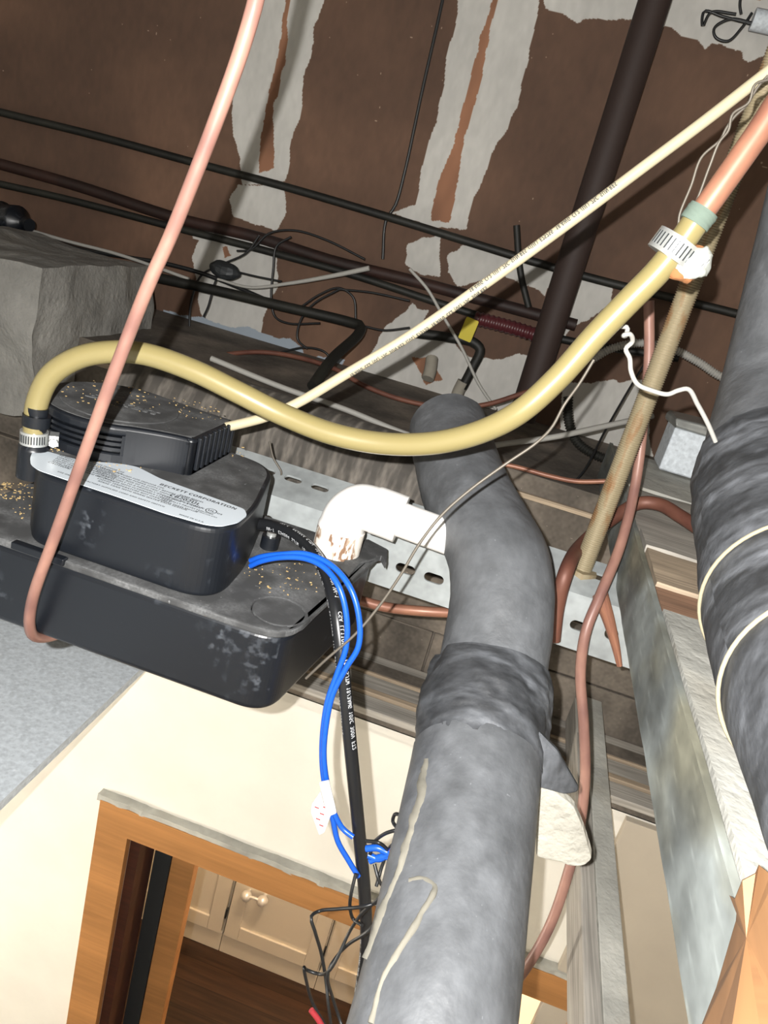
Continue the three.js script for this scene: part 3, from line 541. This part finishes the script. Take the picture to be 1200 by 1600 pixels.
  w('PUMP MODEL', -0.231, 0.5305, 0.0032); w('CB202UL', -0.2365, 0.5235, 0.0062, 'sans-serif', 'left', '#0c1014'); w('115V 60HZ 1.5 AMPS', -0.2405, 0.5185, 0.0035); w('THERMALLY PROTECTED', -0.2395, 0.514, 0.0032); w('SINGLE PHASE MOTOR', -0.2375, 0.5098, 0.003);
  w('CAUTION:', -0.334, 0.5115, 0.0042, 'sans-serif', 'left', '#0c1014');
  const txt = ['CONDENSATE PUMP FOR INDOOR USE', 'DISCONNECT FROM POWER SUPPLY BEFORE SERVICING', 'TO REDUCE THE RISK OF ELECTRIC SHOCK', 'CONNECT ONLY TO A PROPERLY GROUNDED RECEPTACLE', 'DO NOT USE WITH FLAMMABLE LIQUIDS', 'LIQUID TEMPERATURE NOT OVER 140 F', 'RINSE TANK WITH WARM WATER EACH SEASON'];
  txt.forEach((s, i) => { w(s.slice(0, 30), -0.339 + 0.001 * i, 0.5375 - i * 0.0037, 0.0031); w(s, -0.306 + 0.003 * i, 0.5325 - i * 0.0042, 0.0033); });
  w('USE ONLY WITH FACTORY SUPPLIED CORD AND SAFETY SWITCH', -0.318, 0.5005, 0.003); w('MADE IN U.S.A.', -0.214, 0.4965, 0.0028);
  c2.strokeStyle = '#14181c'; c2.lineWidth = 0.0007 * S; c2.beginPath(); { const [a, b] = at(-0.199, 0.521); c2.arc(a, b, 0.0042 * S, 0, 7); } c2.stroke();
  w('UL', -0.199, 0.5195, 0.0046, 'sans-serif', 'center', '#14181c'); w('c', -0.2065, 0.5195, 0.004); w('us', -0.194, 0.5195, 0.004); w('LISTED', -0.199, 0.5145, 0.0026, 'sans-serif', 'center'); w('EXTRACTOR 47K5', -0.199, 0.5115, 0.0022, 'sans-serif', 'center');
  const ct = new THREE.CanvasTexture(cv); ct.colorSpace = THREE.SRGBColorSpace; ct.magFilter = THREE.LinearFilter;
  const q = lg.attributes.position, uv = lg.attributes.uv; for (let i = 0; i < q.count; i++) uv.setXY(i, (q.getX(i) - x0) / (x1 - x0), (-q.getZ(i) - z0) / (z1 - z0));
  part(pump, 'label_plate', lg, mat('label_print', 0xffffff, 0.45, { map: ct }), 'white printed rating label');
}
{ // sawdust on the pump
  const geo = new THREE.BoxGeometry(0.0022, 0.0006, 0.0012), n = 420, im = shade(new THREE.InstancedMesh(geo, M.sawdust, n)), d = new THREE.Object3D(), col = new THREE.Color();
  const spots = [[onY(24, 768, TT), 0.02, TT, 90], [onY(60, 800, TT), 0.02, TT, 20], [onY(440, 900, TT), 0.035, TT, 60], [onY(80, 700, HT), 0.012, HT + 0.001, 60], [onY(180, 725, HT), 0.022, HT + 0.0012, 60], [onY(300, 640, CT), 0.03, CT + 0.0008, 45], [onY(170, 620, CT), 0.045, CT + 0.0018, 70], [onY(365, 705, HT), 0.02, HT + 0.0008, 15]];
  let k = 0; for (const [c, s, y, m] of spots) for (let i = 0; i < m; i++) { const a = rnd() * 6.283, r = Math.sqrt(rnd()) * s; d.position.set(c.x + Math.cos(a) * r, y + 0.0002, c.z + Math.sin(a) * r); d.rotation.set(0, rnd() * 6, 0); d.scale.setScalar(0.35 + rnd() * rnd() * 0.9); d.updateMatrix(); im.setMatrixAt(k, d.matrix); im.setColorAt(k, col.setScalar(0.7 + rnd() * 0.6)); k++; }
  im.name = 'sawdust'; im.count = k; im.userData = { label: 'tan sawdust flecks scattered over the black pump', category: 'sawdust', kind: 'stuff' }; scene.add(im);
}

// ================================================================ HANGERS, STRUT, ROD
{
  const st = thing('slotted_angle', 'galvanised slotted steel angle behind the pump', 'bracket', V3(-0.15, H - 0.352, -0.75));
  const xa = -0.40, xb = 0.30, zf = 0.73, zb = 0.79, yt = H - 0.29, yb = H - 0.350;
  const f = rect(xa, yb, xb, yt), t = rect(xa, zf, xb, zb);
  for (let x = xa + 0.03, i = 0; x < xb - 0.02; x += 0.031, i++) { f.holes.push(i % 4 === 1 ? oval(x, yb + 0.03, 0.0135, 0.0134) : oval(x, yb + 0.027, 0.021, 0.0105)); t.holes.push(oval(x + 0.008, zf + 0.036, 0.02, 0.01)); }
  part(st, 'front_flange', plate(f, zf, zf + 0.0025), M.galvanised);
  const tg = new THREE.ExtrudeGeometry(t, { depth: 0.0025, bevelEnabled: false, curveSegments: 8 }); tg.rotateX(-Math.PI / 2).translate(0, -0.0025, zf).rotateX(0.33).translate(0, yt, -zf);
  part(st, 'top_flange', uvPlanar(tg), M.galvanised);
  const base = P(905, 902, 0.768), topv = base.clone().add(V3(0, TOP - base.y, 0));
  const rod = thing('threaded_rod', 'rusty threaded hanger rod bolted to the slotted angle', 'rod', base.clone().add(V3(0, -0.03, 0)));
  part(rod, 'shaft', sweep([base.clone().add(V3(0, -0.03, 0)), base.clone().lerp(topv, 0.5), topv], (q, a, s) => 0.0096 + 0.0006 * Math.sin(s * 6.283 / 0.0022 + a), { seg: 2300, rad: 10, uvr: 0.007 }), M.thread_rod);
  part(rod, 'nut', new THREE.CylinderGeometry(0.017, 0.017, 0.012, 6).translate(base.x, yt + 0.0075, base.z), M.thread_rod);
  part(rod, 'washer', new THREE.CylinderGeometry(0.018, 0.018, 0.002, 20).translate(base.x, yt + 0.001, base.z), M.steel_band);
  const hw = path([[412, -60, 0.425], [400, 0, 0.43], [375, 85, 0.435], [335, 195, 0.44], [300, 285, 0.445], [265, 372, 0.45], [235, 438, 0.452], [185, 565, 0.456], [130, 715, 0.46], [85, 840, 0.463], [56, 918, 0.465], [48, 950, 0.468], [46, 975, 0.472], [52, 993, 0.482], [72, 996, 0.5], [110, 985, 0.53]], 0.45); hw.unshift(V3(hw[0].x + 0.05, TOP, hw[0].z + 0.02));
  solo('hanger_wire', 'thick pink-brown hanger wire looped under the pump', 'wire', sweep(hw, 0.0043, { seg: 180, rad: 14 }), M.pink_wire);
}
// ================================================================ HOSE, CLAMPS, COPPER
{
  const hp = path([[54, 700, 0.53], [54, 668, 0.53], [58, 630, 0.532], [78, 588, 0.535], [120, 560, 0.54], [170, 550, 0.545], [225, 553, 0.55], [300, 578, 0.555], [370, 612, 0.56], [440, 647, 0.565], [520, 678, 0.565], [600, 693, 0.565], [680, 692, 0.56], [750, 675, 0.555], [810, 645, 0.55], [870, 592, 0.55], [930, 525, 0.55], [985, 468, 0.55], [1030, 422, 0.55], [1062, 382, 0.55], [1094, 336, 0.55]], 0.55);
  const T2 = hp.length;
  solo('drain_hose', 'translucent yellow hose looping from the pump to copper pipe', 'hose', sweep(hp, (t, a) => 0.0088 + 0.0002 * Math.sin(a * 2), { seg: 220, rad: 22, uvr: 0.009, open: true }), M.hose);
  const kp = path([[1076, 362, 0.55], [1100, 328, 0.55], [1130, 286, 0.55], [1180, 215, 0.55], [1260, 100, 0.55]], 0.55); { const e = kp[kp.length - 1]; kp.push(V3(e.x + 0.07, e.y + 0.12, e.z), V3(e.x + 0.2, TOP - 0.1, e.z), V3(e.x + 0.22, TOP, e.z)); }
  solo('copper_pipe', 'orange copper pipe entering the hose at upper right', 'pipe', sweep(kp, 0.0078, { seg: 90, rad: 18 }), M.copper);
  solo('corrosion_collar', 'blue-green corroded ring where copper leaves the hose', 'corrosion', sweep(path([[1084, 350], [1092, 339], [1101, 327]], 0.55), (t, a) => 0.0094 + 0.0012 * fbm(t * 9, a * 3, 5, 3), { seg: 14, rad: 20, uvr: 0.009 }), M.corrosion_green);
  const clamp = (a, b, r, w, label, lo) => {
    const ax = b.clone().sub(a).normalize(), c = a.clone().lerp(b, 0.5), k = thing('hose_clamp', label, 'clamp', c);
    const p = (t) => c.clone().addScaledVector(ax, t);
    part(k, 'band', sweep([p(-w / 2), p(0), p(w / 2)], r, { seg: 2, rad: 30 }), M.steel_band);
    const u = V3(0, 1, 0).addScaledVector(ax, -ax.y).normalize(), v = V3(0, 0, 0).crossVectors(ax, u);
    const cam = V3(0, H, 0).sub(c).normalize(), a0 = Math.atan2(cam.dot(v), cam.dot(u));
    for (let i = -6; i <= 4; i++) { const an = a0 + i * 0.19, d = u.clone().multiplyScalar(Math.cos(an)).addScaledVector(v, Math.sin(an)), tn = V3(0, 0, 0).crossVectors(ax, d);
      const g = new THREE.BoxGeometry(0.0009, w * 0.62, 0.0006); g.applyMatrix4(new THREE.Matrix4().makeBasis(tn, ax, d)); const q = c.clone().addScaledVector(d, r); g.translate(q.x, q.y, q.z); part(k, 'slot', g, M.dark_steel); }
    const d = u.clone().multiplyScalar(Math.cos(a0 + lo)).addScaledVector(v, Math.sin(a0 + lo)), q = c.clone().addScaledVector(d, r + 0.004), tn = V3(0, 0, 0).crossVectors(ax, d);
    const hg = new THREE.BoxGeometry(0.012, w * 0.8, 0.007); hg.applyMatrix4(new THREE.Matrix4().makeBasis(tn, ax, d)).translate(q.x, q.y, q.z); part(k, 'screw_housing', hg, M.steel_band);
    part(k, 'screw', cyl(q.clone().addScaledVector(tn, -0.012), q.clone().addScaledVector(tn, 0.012), 0.0035, 8), M.steel_band);
    return [k, q];
  };
  const [k1, q1] = clamp(P(1040, 407, 0.55), P(1068, 370, 0.55), 0.0155, 0.0135, 'corroded steel hose clamp at the copper pipe joint', 1.35);
  part(k1, 'corrosion', uvPlanar(rough(new THREE.SphereGeometry(0.009, 24, 18).translate(P(1084, 414, 0.545).x, P(1084, 414, 0.545).y, -0.545), 0.008, 110, 70)), M.corrosion_white, 'white crust over the screw');
  part(k1, 'corrosion', uvPlanar(rough(new THREE.SphereGeometry(0.006, 24, 18).scale(1.5, 0.8, 1).translate(P(1062, 428, 0.548).x, P(1062, 428, 0.548).y, -0.548), 0.006, 130, 75)), M.corrosion_orange, 'orange crust below the band');
  part(k1, 'corrosion', uvPlanar(rough(new THREE.SphereGeometry(0.005, 24, 18).translate(P(1092, 396, 0.55).x, P(1092, 396, 0.55).y, -0.55), 0.005, 130, 79)), M.corrosion_orange);
  clamp(P(53, 694, 0.53), P(54, 672, 0.53), 0.0108, 0.0105, 'small steel hose clamp on the pump outlet', 1.5);
}
// ================================================================ PVC ELBOW
{
  const x = -0.122, z = -0.655, ya = H - 0.243, t = thing('pvc_drain', 'white plastic elbow and pipe stub, dirt-stained, on the tank', 'pipe', V3(x, TT, z));
  const el = [V3(x, TT - 0.001, z), V3(x, TT + 0.014, z), V3(x, TT + 0.028, z), V3(x + 0.003, ya - 0.012, z), V3(x + 0.012, ya - 0.002, z), V3(x + 0.022, ya, z), V3(x + 0.036, ya, z), V3(x + 0.052, ya - 0.001, z)];
  part(t, 'elbow', sweep(el, (q) => 0.0215 + (q > 0.72 || q < 0.3 ? 0.0008 : 0), { seg: 60, rad: 32, uvr: 0.0215 }), M.pvc);
  part(t, 'socket', cyl(V3(x, TT, z), V3(x, TT + 0.024, z), 0.0226, 30), M.dirty_pvc, 'dirt-speckled lower socket');
  part(t, 'pipe_stub', sweep([V3(x + 0.03, ya, z), V3(x + 0.07, ya - 0.002, z), V3(x + 0.12, ya - 0.004, z)], 0.0162, { seg: 6, rad: 28 }), M.pvc);
}
// ================================================================ LAGGED PIPES
{
  line('lagged_pipe', 'thick grey lagged pipe running level behind the pump', 'pipe', 'grey_lagging', (t, a, s) => 0.056 + 0.003 * (fbm(s * 12, a * 1.2, 301, 3) - 0.5), [[210, 610, 0.91], [300, 640, 0.908], [480, 702, 0.90], [600, 745, 0.89], [700, 785, 0.885], [760, 808, 0.88]], 0.9, null, { seg: 120, rad: 36, uvr: 0.056 });
  const ctr = path([[700, 668, 0.84], [708, 705, 0.80], [722, 750, 0.745], [750, 815, 0.685], [782, 890, 0.63], [782, 965, 0.595], [768, 1050, 0.56], [752, 1130, 0.52], [740, 1220, 0.475], [710, 1400, 0.395], [676, 1600, 0.325], [610, 1900, 0.25]], 0.6);
  const cv = new THREE.CatmullRomCurve3(ctr, false, 'centripetal'), L = cv.getLength();
  const seg = (t0, t1) => { const a = []; for (let i = 0; i <= 24; i++) a.push(cv.getPointAt(t0 + (t1 - t0) * i / 24)); return a; };
  const near = (px, py) => { let best = 0, bd = 1e9; for (let i = 0; i <= 400; i++) { const p = cv.getPointAt(i / 400).sub(EYE); const X = 600 + F * p.dot(rgt) / p.dot(fwd), Y = 800 - F * p.dot(upv) / p.dot(fwd); const d = Math.hypot(X - px, Y - py); if (d < bd) { bd = d; best = i / 400; } } return best; };
  const ta = near(768, 1045), tb = near(745, 1190);
  const pipe = thing('black_lagged_pipe', 'black foam-lagged pipe bending down and toward the viewer, taped joint', 'pipe', cv.getPointAt(tb));
  part(pipe, 'upper_sleeve', sweep(seg(0, ta + 0.03), (t, a, s) => 0.0435 + 0.0045 * (fbm(s * 16, a * 1.5, 311, 4) - 0.5), { seg: 110, rad: 40, uvr: 0.044 }), M.black_rubber);
  part(pipe, 'tape_wrap', sweep(seg(ta, tb + 0.006), (t, a, s) => 0.0465 + 0.005 * Math.sin(t * 3.1) + 0.012 * (fbm(s * 30 + a * 1.5, a * 1.6, 321, 4) - 0.5), { seg: 110, rad: 60, uvr: 0.048 }), M.black_tape, 'wrinkled black tape');
  part(pipe, 'lower_sleeve', sweep(seg(tb - 0.004, 1), (t, a, s) => 0.0472 + 0.0025 * (fbm(s * 9, a * 1.3, 331, 3) - 0.5), { seg: 110, rad: 44, uvr: 0.049 }), M.black_rubber);
  // split seam with pale foam edge along the left side
  const skin = (px, py, r) => { const d = rayOf(px, py).normalize(); const cs = cv.getSpacedPoints(160); for (let k = 0.18; k < 1.1; k += 0.002) { const p = d.clone().multiplyScalar(k).add(EYE); if (cs.some((q) => q.distanceTo(p) < r)) return p; } return null; };
  const strip = (list, r, label) => { const q = list.map(([x, y]) => skin(x, y, 0.0478 - 0.5 * r)).filter(Boolean); if (q.length > 2) part(pipe, 'split_seam', sweep(q, (t, a, s) => r * (0.35 + 1.3 * fbm(s * 110, a * 0.5, 341, 4)), { seg: 70, rad: 10, uvr: 0.004 }), M.torn_foam, label); };
  strip([[668, 1190], [664, 1215], [656, 1260], [645, 1300], [630, 1350], [612, 1400], [593, 1450], [575, 1500], [557, 1550], [541, 1600]], 0.0038, 'pale torn edge of the sleeve');
  strip([[640, 1376], [662, 1374], [678, 1384], [676, 1400], [662, 1424], [646, 1452], [622, 1490], [600, 1530], [580, 1600]], 0.0019, 'pale edge of the torn flap');
  // white foam scrap hanging from the joint
  const wp = [[838, 1222], [862, 1235], [892, 1258], [908, 1290], [918, 1322], [924, 1340], [912, 1350], [893, 1352], [875, 1344], [842, 1338]].map(([x, y]) => { const p = P(x, y, 0.50); return [p.x, p.y]; });
  const wg = new THREE.ExtrudeGeometry(roundShape(wp, 0.003), { depth: 0.006, bevelEnabled: true, bevelSize: 0.001, bevelThickness: 0.001, bevelSegments: 2 }); wg.translate(0, 0, -0.506);
  part(pipe, 'foam_scrap', rough(uvPlanar(wg), 0.002, 90, 9), M.foam_white, 'white foam scrap sticking out of the taped joint');
  const fl = [[838, 1140], [872, 1180], [905, 1235], [880, 1238], [840, 1225], [830, 1180]].map(([x, y]) => { const p = P(x, y, 0.495); return [p.x, p.y]; });
  const fg = new THREE.ExtrudeGeometry(roundShape(fl, 0.004), { depth: 0.003, bevelEnabled: true, bevelSize: 0.001, bevelThickness: 0.001, bevelSegments: 1 }); fg.translate(0, 0, -0.4985);
  part(pipe, 'tape_flap', rough(uvPlanar(fg), 0.003, 50, 19), M.black_tape);
}
{ // big taped duct at the right edge
  const c = path([[1365, 150, 0.78], [1322, 330, 0.74], [1282, 500, 0.71], [1246, 640, 0.68], [1230, 760, 0.60], [1242, 860, 0.52], [1280, 990, 0.43], [1356, 1150, 0.335], [1480, 1400, 0.26]], 0.6);
  const cv = new THREE.CatmullRomCurve3(c, false, 'centripetal'), seg = (a, b) => Array.from({ length: 21 }, (_, i) => cv.getPointAt(a + (b - a) * i / 20));
  const d = thing('black_duct', 'large black taped duct along the right edge', 'duct', cv.getPointAt(0.9));
  part(d, 'upper_sleeve', sweep(seg(0, 0.56), (t, a, s) => 0.064 - 0.002 * t + 0.003 * (fbm(s * 10, a * 1.3, 351, 3) - 0.5), { seg: 80, rad: 44, uvr: 0.064 }), M.black_rubber);
  part(d, 'taped_section', sweep(seg(0.5, 0.74), (t, a, s) => 0.0665 - 0.009 * t + 0.006 * (fbm(s * 45 + a * 4, a * 1.1, 361, 4) - 0.5), { seg: 120, rad: 56, uvr: 0.066 }), M.black_tape);
  part(d, 'taped_section', sweep(seg(0.72, 0.86), (t, a, s) => 0.0595 - 0.004 * t + 0.003 * (fbm(s * 24, a * 1.6, 371, 3) - 0.5), { seg: 60, rad: 50, uvr: 0.068 }), M.black_tape);
  part(d, 'taped_section', sweep(seg(0.85, 1), (t, a, s) => 0.057 - 0.005 * t + 0.003 * (fbm(s * 20, a * 1.4, 381, 3) - 0.5), { seg: 50, rad: 50, uvr: 0.07 }), M.black_tape);
  const c0 = cv.getPointAt(0), c1 = cv.getPointAt(1), t0 = cv.getTangentAt(0), t1 = cv.getTangentAt(1);
  part(d, 'riser', sweep([c0.clone().addScaledVector(t0, 0.02), c0.clone().addScaledVector(t0, -0.1), V3(c0.x + 0.03, TOP - 0.2, c0.z - 0.04), V3(c0.x + 0.03, TOP, c0.z - 0.04)], 0.0636, { seg: 30, rad: 40 }), M.black_rubber);
  part(d, 'tail_section', sweep([c1.clone().addScaledVector(t1, -0.02), c1.clone().addScaledVector(t1, 0.04), V3(c1.x + 0.14, H - 0.145, c1.z + 0.1), V3(c1.x + 0.5, H - 0.14, c1.z + 0.14), V3(1.09, H - 0.14, c1.z + 0.14)], 0.0525, { seg: 50, rad: 40 }), M.black_tape);
  for (const q of [0.725, 0.853]) { const p = cv.getPointAt(q), tn = cv.getTangentAt(q); const g = new THREE.TorusGeometry(q < 0.8 ? 0.0605 : 0.058, 0.0012, 8, 60); g.applyMatrix4(new THREE.Matrix4().lookAt(tn, V3(0, 0, 0), V3(0, 1, 0))).translate(p.x, p.y, p.z); part(d, 'tie_cord', g, M.pale_cord, 'pale cord ring'); }
}
// ================================================================ LOOSE TUBES AND WIRES IN FRONT
line('copper_line', 'pinkish copper line snaking down in front of joist', 'pipe', 'pink_wire', 0.0052, [[1014, 470, 0.82], [1014, 560, 0.82], [1006, 650, 0.815], [994, 750, 0.80], [970, 850, 0.755], [938, 930, 0.712], [916, 985, 0.695], [907, 1050, 0.69], [912, 1130, 0.68], [914, 1220, 0.67], [904, 1300, 0.66], [886, 1370, 0.65], [862, 1440, 0.64], [830, 1500, 0.63], [780, 1570, 0.62]], 0.7, null, { seg: 120, rad: 12 });
line('copper_line', 'dull brown copper pipe bending behind the threaded rod', 'pipe', 'brown_copper', 0.0075, [[864, 1000, 0.71], [870, 950, 0.712], [884, 895, 0.715], [915, 845, 0.81], [960, 808, 0.85], [1000, 786, 0.87], [1030, 788, 0.865], [1062, 806, 0.84], [1110, 838, 0.80]], 0.8, null, { seg: 70, rad: 14 });
line('copper_line', 'flattened bare copper strip beside the slotted angle end', 'pipe', 'copper', (t) => 0.008 - 0.005 * t, [[938, 930, 0.722], [950, 965, 0.722], [962, 1010, 0.722], [968, 1040, 0.722]], 0.72, null, { seg: 20 });
line('copper_line', 'bare copper line passing under the slotted angle', 'pipe', 'copper', 0.006, [[470, 900, 0.80], [540, 930, 0.80], [600, 948, 0.80], [660, 955, 0.80], [720, 958, 0.81]], 0.8);
line('cable', 'beige printed cable slanting up to the right corner', 'cable', mat('beige_cable', 0xffffff, 0.5, { map: (() => { const c = document.createElement('canvas'); c.width = 2048; c.height = 64; const x = c.getContext('2d'); x.fillStyle = '#b8ad90'; x.fillRect(0, 0, 2048, 64); x.fillStyle = '#34383e'; x.font = 'bold 15px sans-serif'; for (let i = 0; i < 4; i++) { x.fillText('18 AWG  CL2  (UL)  75C  SUN RES  c(UL)  E75755   18 AWG  CL2  (UL)  75C  SUN RES', 10 + i * 512, 12 + i * 16, 1900); } const t = new THREE.CanvasTexture(c); t.colorSpace = THREE.SRGBColorSpace; t.wrapS = t.wrapT = THREE.RepeatWrapping; t.repeat.set(1 / 0.5, 1 / 0.0283); t.magFilter = THREE.LinearFilter; return t; })() }), 0.0045, [[350, 668, 0.645], [385, 660, 0.648], [420, 650, 0.65], [470, 627, 0.655], [540, 585, 0.66], [640, 525, 0.665], [760, 442, 0.67], [880, 355, 0.675], [1000, 265, 0.68], [1100, 190, 0.685], [1190, 120, 0.69], [1300, 35, 0.69], [1700, -260, 0.70], [2100, -520, 0.72]], 0.66, null, { seg: 100, rad: 14 });
{
  const pts = [[398, 818, 0.605], [425, 822, 0.60], [455, 834, 0.59], [487, 860, 0.575], [510, 900, 0.55], [524, 950, 0.525], [532, 1010, 0.512], [540, 1090, 0.505], [551, 1200, 0.50], [561, 1300, 0.50], [570, 1400, 0.50], [572, 1480, 0.50], [562, 1560, 0.50], [550, 1660, 0.50]];
  const c = document.createElement('canvas'); c.width = 2048; c.height = 128; const x = c.getContext('2d'); x.fillStyle = '#191a1c'; x.fillRect(0, 0, 2048, 128); x.fillStyle = '#d8dadc'; x.font = '20px monospace';
  for (let i = 0; i < 3; i++) x.fillText('VW-1  E54864 SJTW  18/3AWG  105C 300V VW-1    CSA LL110906 TYPE SJTW 18/3AWG 105C 300V FT2', 20 + i * 60, 22 + i * 42, 1980);
  const t = new THREE.CanvasTexture(c); t.colorSpace = THREE.SRGBColorSpace; t.wrapS = t.wrapT = THREE.RepeatWrapping; t.repeat.set(1 / 0.42, 1 / (2 * Math.PI * 0.0052)); t.magFilter = THREE.LinearFilter;
  line('power_cord', 'thick black printed power cord hanging down from the pump', 'cord', mat('cord_print', 0xffffff, 0.32, { map: t }), 0.0054, pts, 0.5, null, { seg: 130, rad: 20 });
}
{
  const b = thing('blue_wire_pair', 'pair of bright blue wires from the pump with white paper flag', 'wire', P(505, 1200, 0.495));
  part(b, 'wire', sweep(path([[392, 884, 0.545], [408, 877, 0.54], [440, 871, 0.535], [478, 873, 0.53], [508, 888, 0.522], [530, 918, 0.512], [541, 960, 0.507], [541, 1010, 0.505], [527, 1052, 0.503], [512, 1095, 0.50], [504, 1150, 0.498], [504, 1200, 0.497], [510, 1240, 0.496], [520, 1280, 0.495], [528, 1315, 0.494], [545, 1345, 0.494], [560, 1370, 0.493]], 0.5), 0.0023, { seg: 120, rad: 10 }), M.blue_wire);
  part(b, 'wire', sweep(path([[392, 876, 0.548], [408, 870, 0.543], [440, 866, 0.538], [480, 866, 0.533], [520, 885, 0.524], [548, 920, 0.513], [561, 965, 0.507], [560, 1010, 0.504], [540, 1045, 0.502], [520, 1085, 0.50], [510, 1130, 0.497], [506, 1180, 0.495], [512, 1230, 0.494], [522, 1270, 0.493], [536, 1295, 0.492], [552, 1308, 0.49]], 0.5), 0.0023, { seg: 120, rad: 10 }), M.blue_wire);
  const f1 = [[499, 1222], [514, 1219], [524, 1260], [526, 1270], [512, 1276], [506, 1250]].map(([x, y]) => { const p = P(x, y, 0.489); return [p.x, p.y]; });
  const f2 = [[501, 1236], [508, 1262], [517, 1274], [507, 1300], [499, 1304], [486, 1268], [488, 1255]].map(([x, y]) => { const p = P(x, y, 0.49); return [p.x, p.y]; });
  const fl = part(b, 'paper_flag', mergeGeometries([plate(roundShape(f1, 0.001), 0.4885, 0.4895), plate(roundShape(f2, 0.001), 0.4895, 0.4902)]), M.white_paper, 'white paper flag with faint red print');
  for (const [x, y] of [[495, 1262], [503, 1272], [497, 1280], [508, 1262], [502, 1290]]) { const p = P(x, y, 0.4893); part(fl, 'red_print', box(p.x - 0.0018, p.x + 0.0018, p.y - 0.0004, p.y + 0.0004, 0.4892, 0.4896, 0), M.red_wire); }
}
{
  const t = thing('blue_wire_bundle', 'short twisted blue and red wire bundle beside the black pipe', 'wire', P(605, 1328, 0.46));
  for (const p of [[[572, 1326], [590, 1325], [608, 1332], [625, 1318], [640, 1308]], [[575, 1336], [592, 1342], [612, 1330], [632, 1322], [650, 1316]], [[578, 1345], [600, 1338], [620, 1340], [645, 1330]]]) part(t, 'blue_strand', sweep(path(p, 0.462), 0.0026, { seg: 24, rad: 8 }), M.blue_wire);
  part(t, 'red_strand', sweep(path([[610, 1330], [622, 1322], [634, 1314], [650, 1306]], 0.457), 0.0014), M.red_wire, 'red strand');
}
{
  const tangle = [
    ['thin black wire curling out beside the pipe top', [[645, 1288], [632, 1278], [618, 1272], [614, 1284], [622, 1298], [620, 1312], [608, 1326], [598, 1350], [588, 1385]]],
    ['thin black wire arching toward the blue bundle', [[640, 1294], [615, 1298], [596, 1306], [584, 1318], [578, 1335]]],
    ['thin black wire curving round the blue bundle', [[572, 1314], [592, 1317], [608, 1332], [614, 1352], [612, 1375], [600, 1390]]],
    ['thin black wire looping left across the power cord', [[596, 1408], [570, 1416], [530, 1420], [497, 1424], [486, 1433], [492, 1455], [502, 1490], [509, 1530], [513, 1570], [520, 1620]]],
    ['thin black wire in the long lower left loop', [[612, 1372], [595, 1400], [565, 1428], [543, 1462], [528, 1495], [515, 1516], [498, 1522], [480, 1516], [475, 1512], [478, 1530], [490, 1570], [508, 1602], [515, 1620]]],
    ['thin black wire crossing the cord low to the right', [[600, 1428], [575, 1455], [545, 1475], [528, 1492], [516, 1510], [512, 1525], [520, 1560], [530, 1590], [540, 1620]]],
    ['thin black wire hanging close left of the cord', [[556, 1365], [549, 1395], [547, 1420], [552, 1436], [566, 1446]]],
    ['thin black wire dropping behind the blue bundle', [[585, 1350], [592, 1375], [606, 1395]]],
  ];
  for (const [l, p] of tangle) line('thin_wire', l, 'wire', 'black_cable', 0.0014, p.map((q, i) => [q[0], q[1], 0.462 - 0.006 * Math.sin(i * 1.7)]), 0.46, null, { seg: 50, rad: 7 });
  line('red_wire', 'short red wire end at the bottom edge', 'wire', 'red_wire', 0.0024, [[486, 1578], [498, 1594], [512, 1620]], 0.455);
  line('wire', 'long thin grey tie wire crossing in front of black pipe', 'wire', 'wire_steel', 0.0011, [[928, 562, 0.55], [905, 600, 0.55], [882, 632, 0.55], [862, 668, 0.545], [838, 692, 0.54], [790, 725, 0.535], [735, 765, 0.53], [690, 805, 0.525], [655, 850, 0.52], [625, 900, 0.515], [590, 950, 0.51], [556, 990, 0.505], [510, 1030, 0.50], [478, 1060, 0.50]], 0.5, null, { seg: 80, rad: 7 });
  line('wire', 'white stiff wire curling from the hose to the duct', 'wire', 'grey_cable', 0.0017, [[970, 510, 0.57], [980, 512, 0.57], [978, 524, 0.57], [974, 524, 0.565], [984, 522, 0.565], [988, 534, 0.57], [978, 545, 0.57], [984, 560, 0.57], [986, 580, 0.57], [996, 600, 0.57], [1018, 610, 0.57], [1043, 616, 0.57], [1060, 610, 0.57], [1075, 608, 0.57], [1090, 632, 0.575], [1106, 662, 0.58], [1118, 690, 0.585]], 0.57, null, { seg: 110, rad: 8 });
  line('wire', 'twisted thin tie wire hanging beside the copper pipe', 'wire', 'wire_steel', 0.0009, [[1200, 118, 0.56], [1184, 136, 0.56], [1166, 165, 0.56], [1148, 182, 0.56], [1134, 202, 0.56], [1126, 218, 0.56], [1096, 246, 0.56], [1080, 290, 0.56], [1062, 335, 0.56], [1060, 352, 0.56]], 0.56, null, { seg: 60, rad: 6 });
  line('wire', 'second strand of tie wire beside the copper pipe', 'wire', 'wire_steel', 0.0009, [[1202, 124, 0.558], [1180, 132, 0.557], [1170, 160, 0.557], [1145, 178, 0.557], [1138, 204, 0.557], [1124, 222, 0.557], [1108, 262, 0.558], [1086, 318, 0.558], [1066, 346, 0.558]], 0.558, null, { seg: 60, rad: 6 });
  line('wire', 'small bent wire stuck in a hole of the angle', 'wire', 'wire_steel', 0.0011, [[421, 690, 0.765], [427, 715, 0.765], [440, 740, 0.765], [434, 748, 0.765], [420, 756, 0.77]], 0.765, null, { seg: 24, rad: 6 });
}
renderer.render(scene, camera);
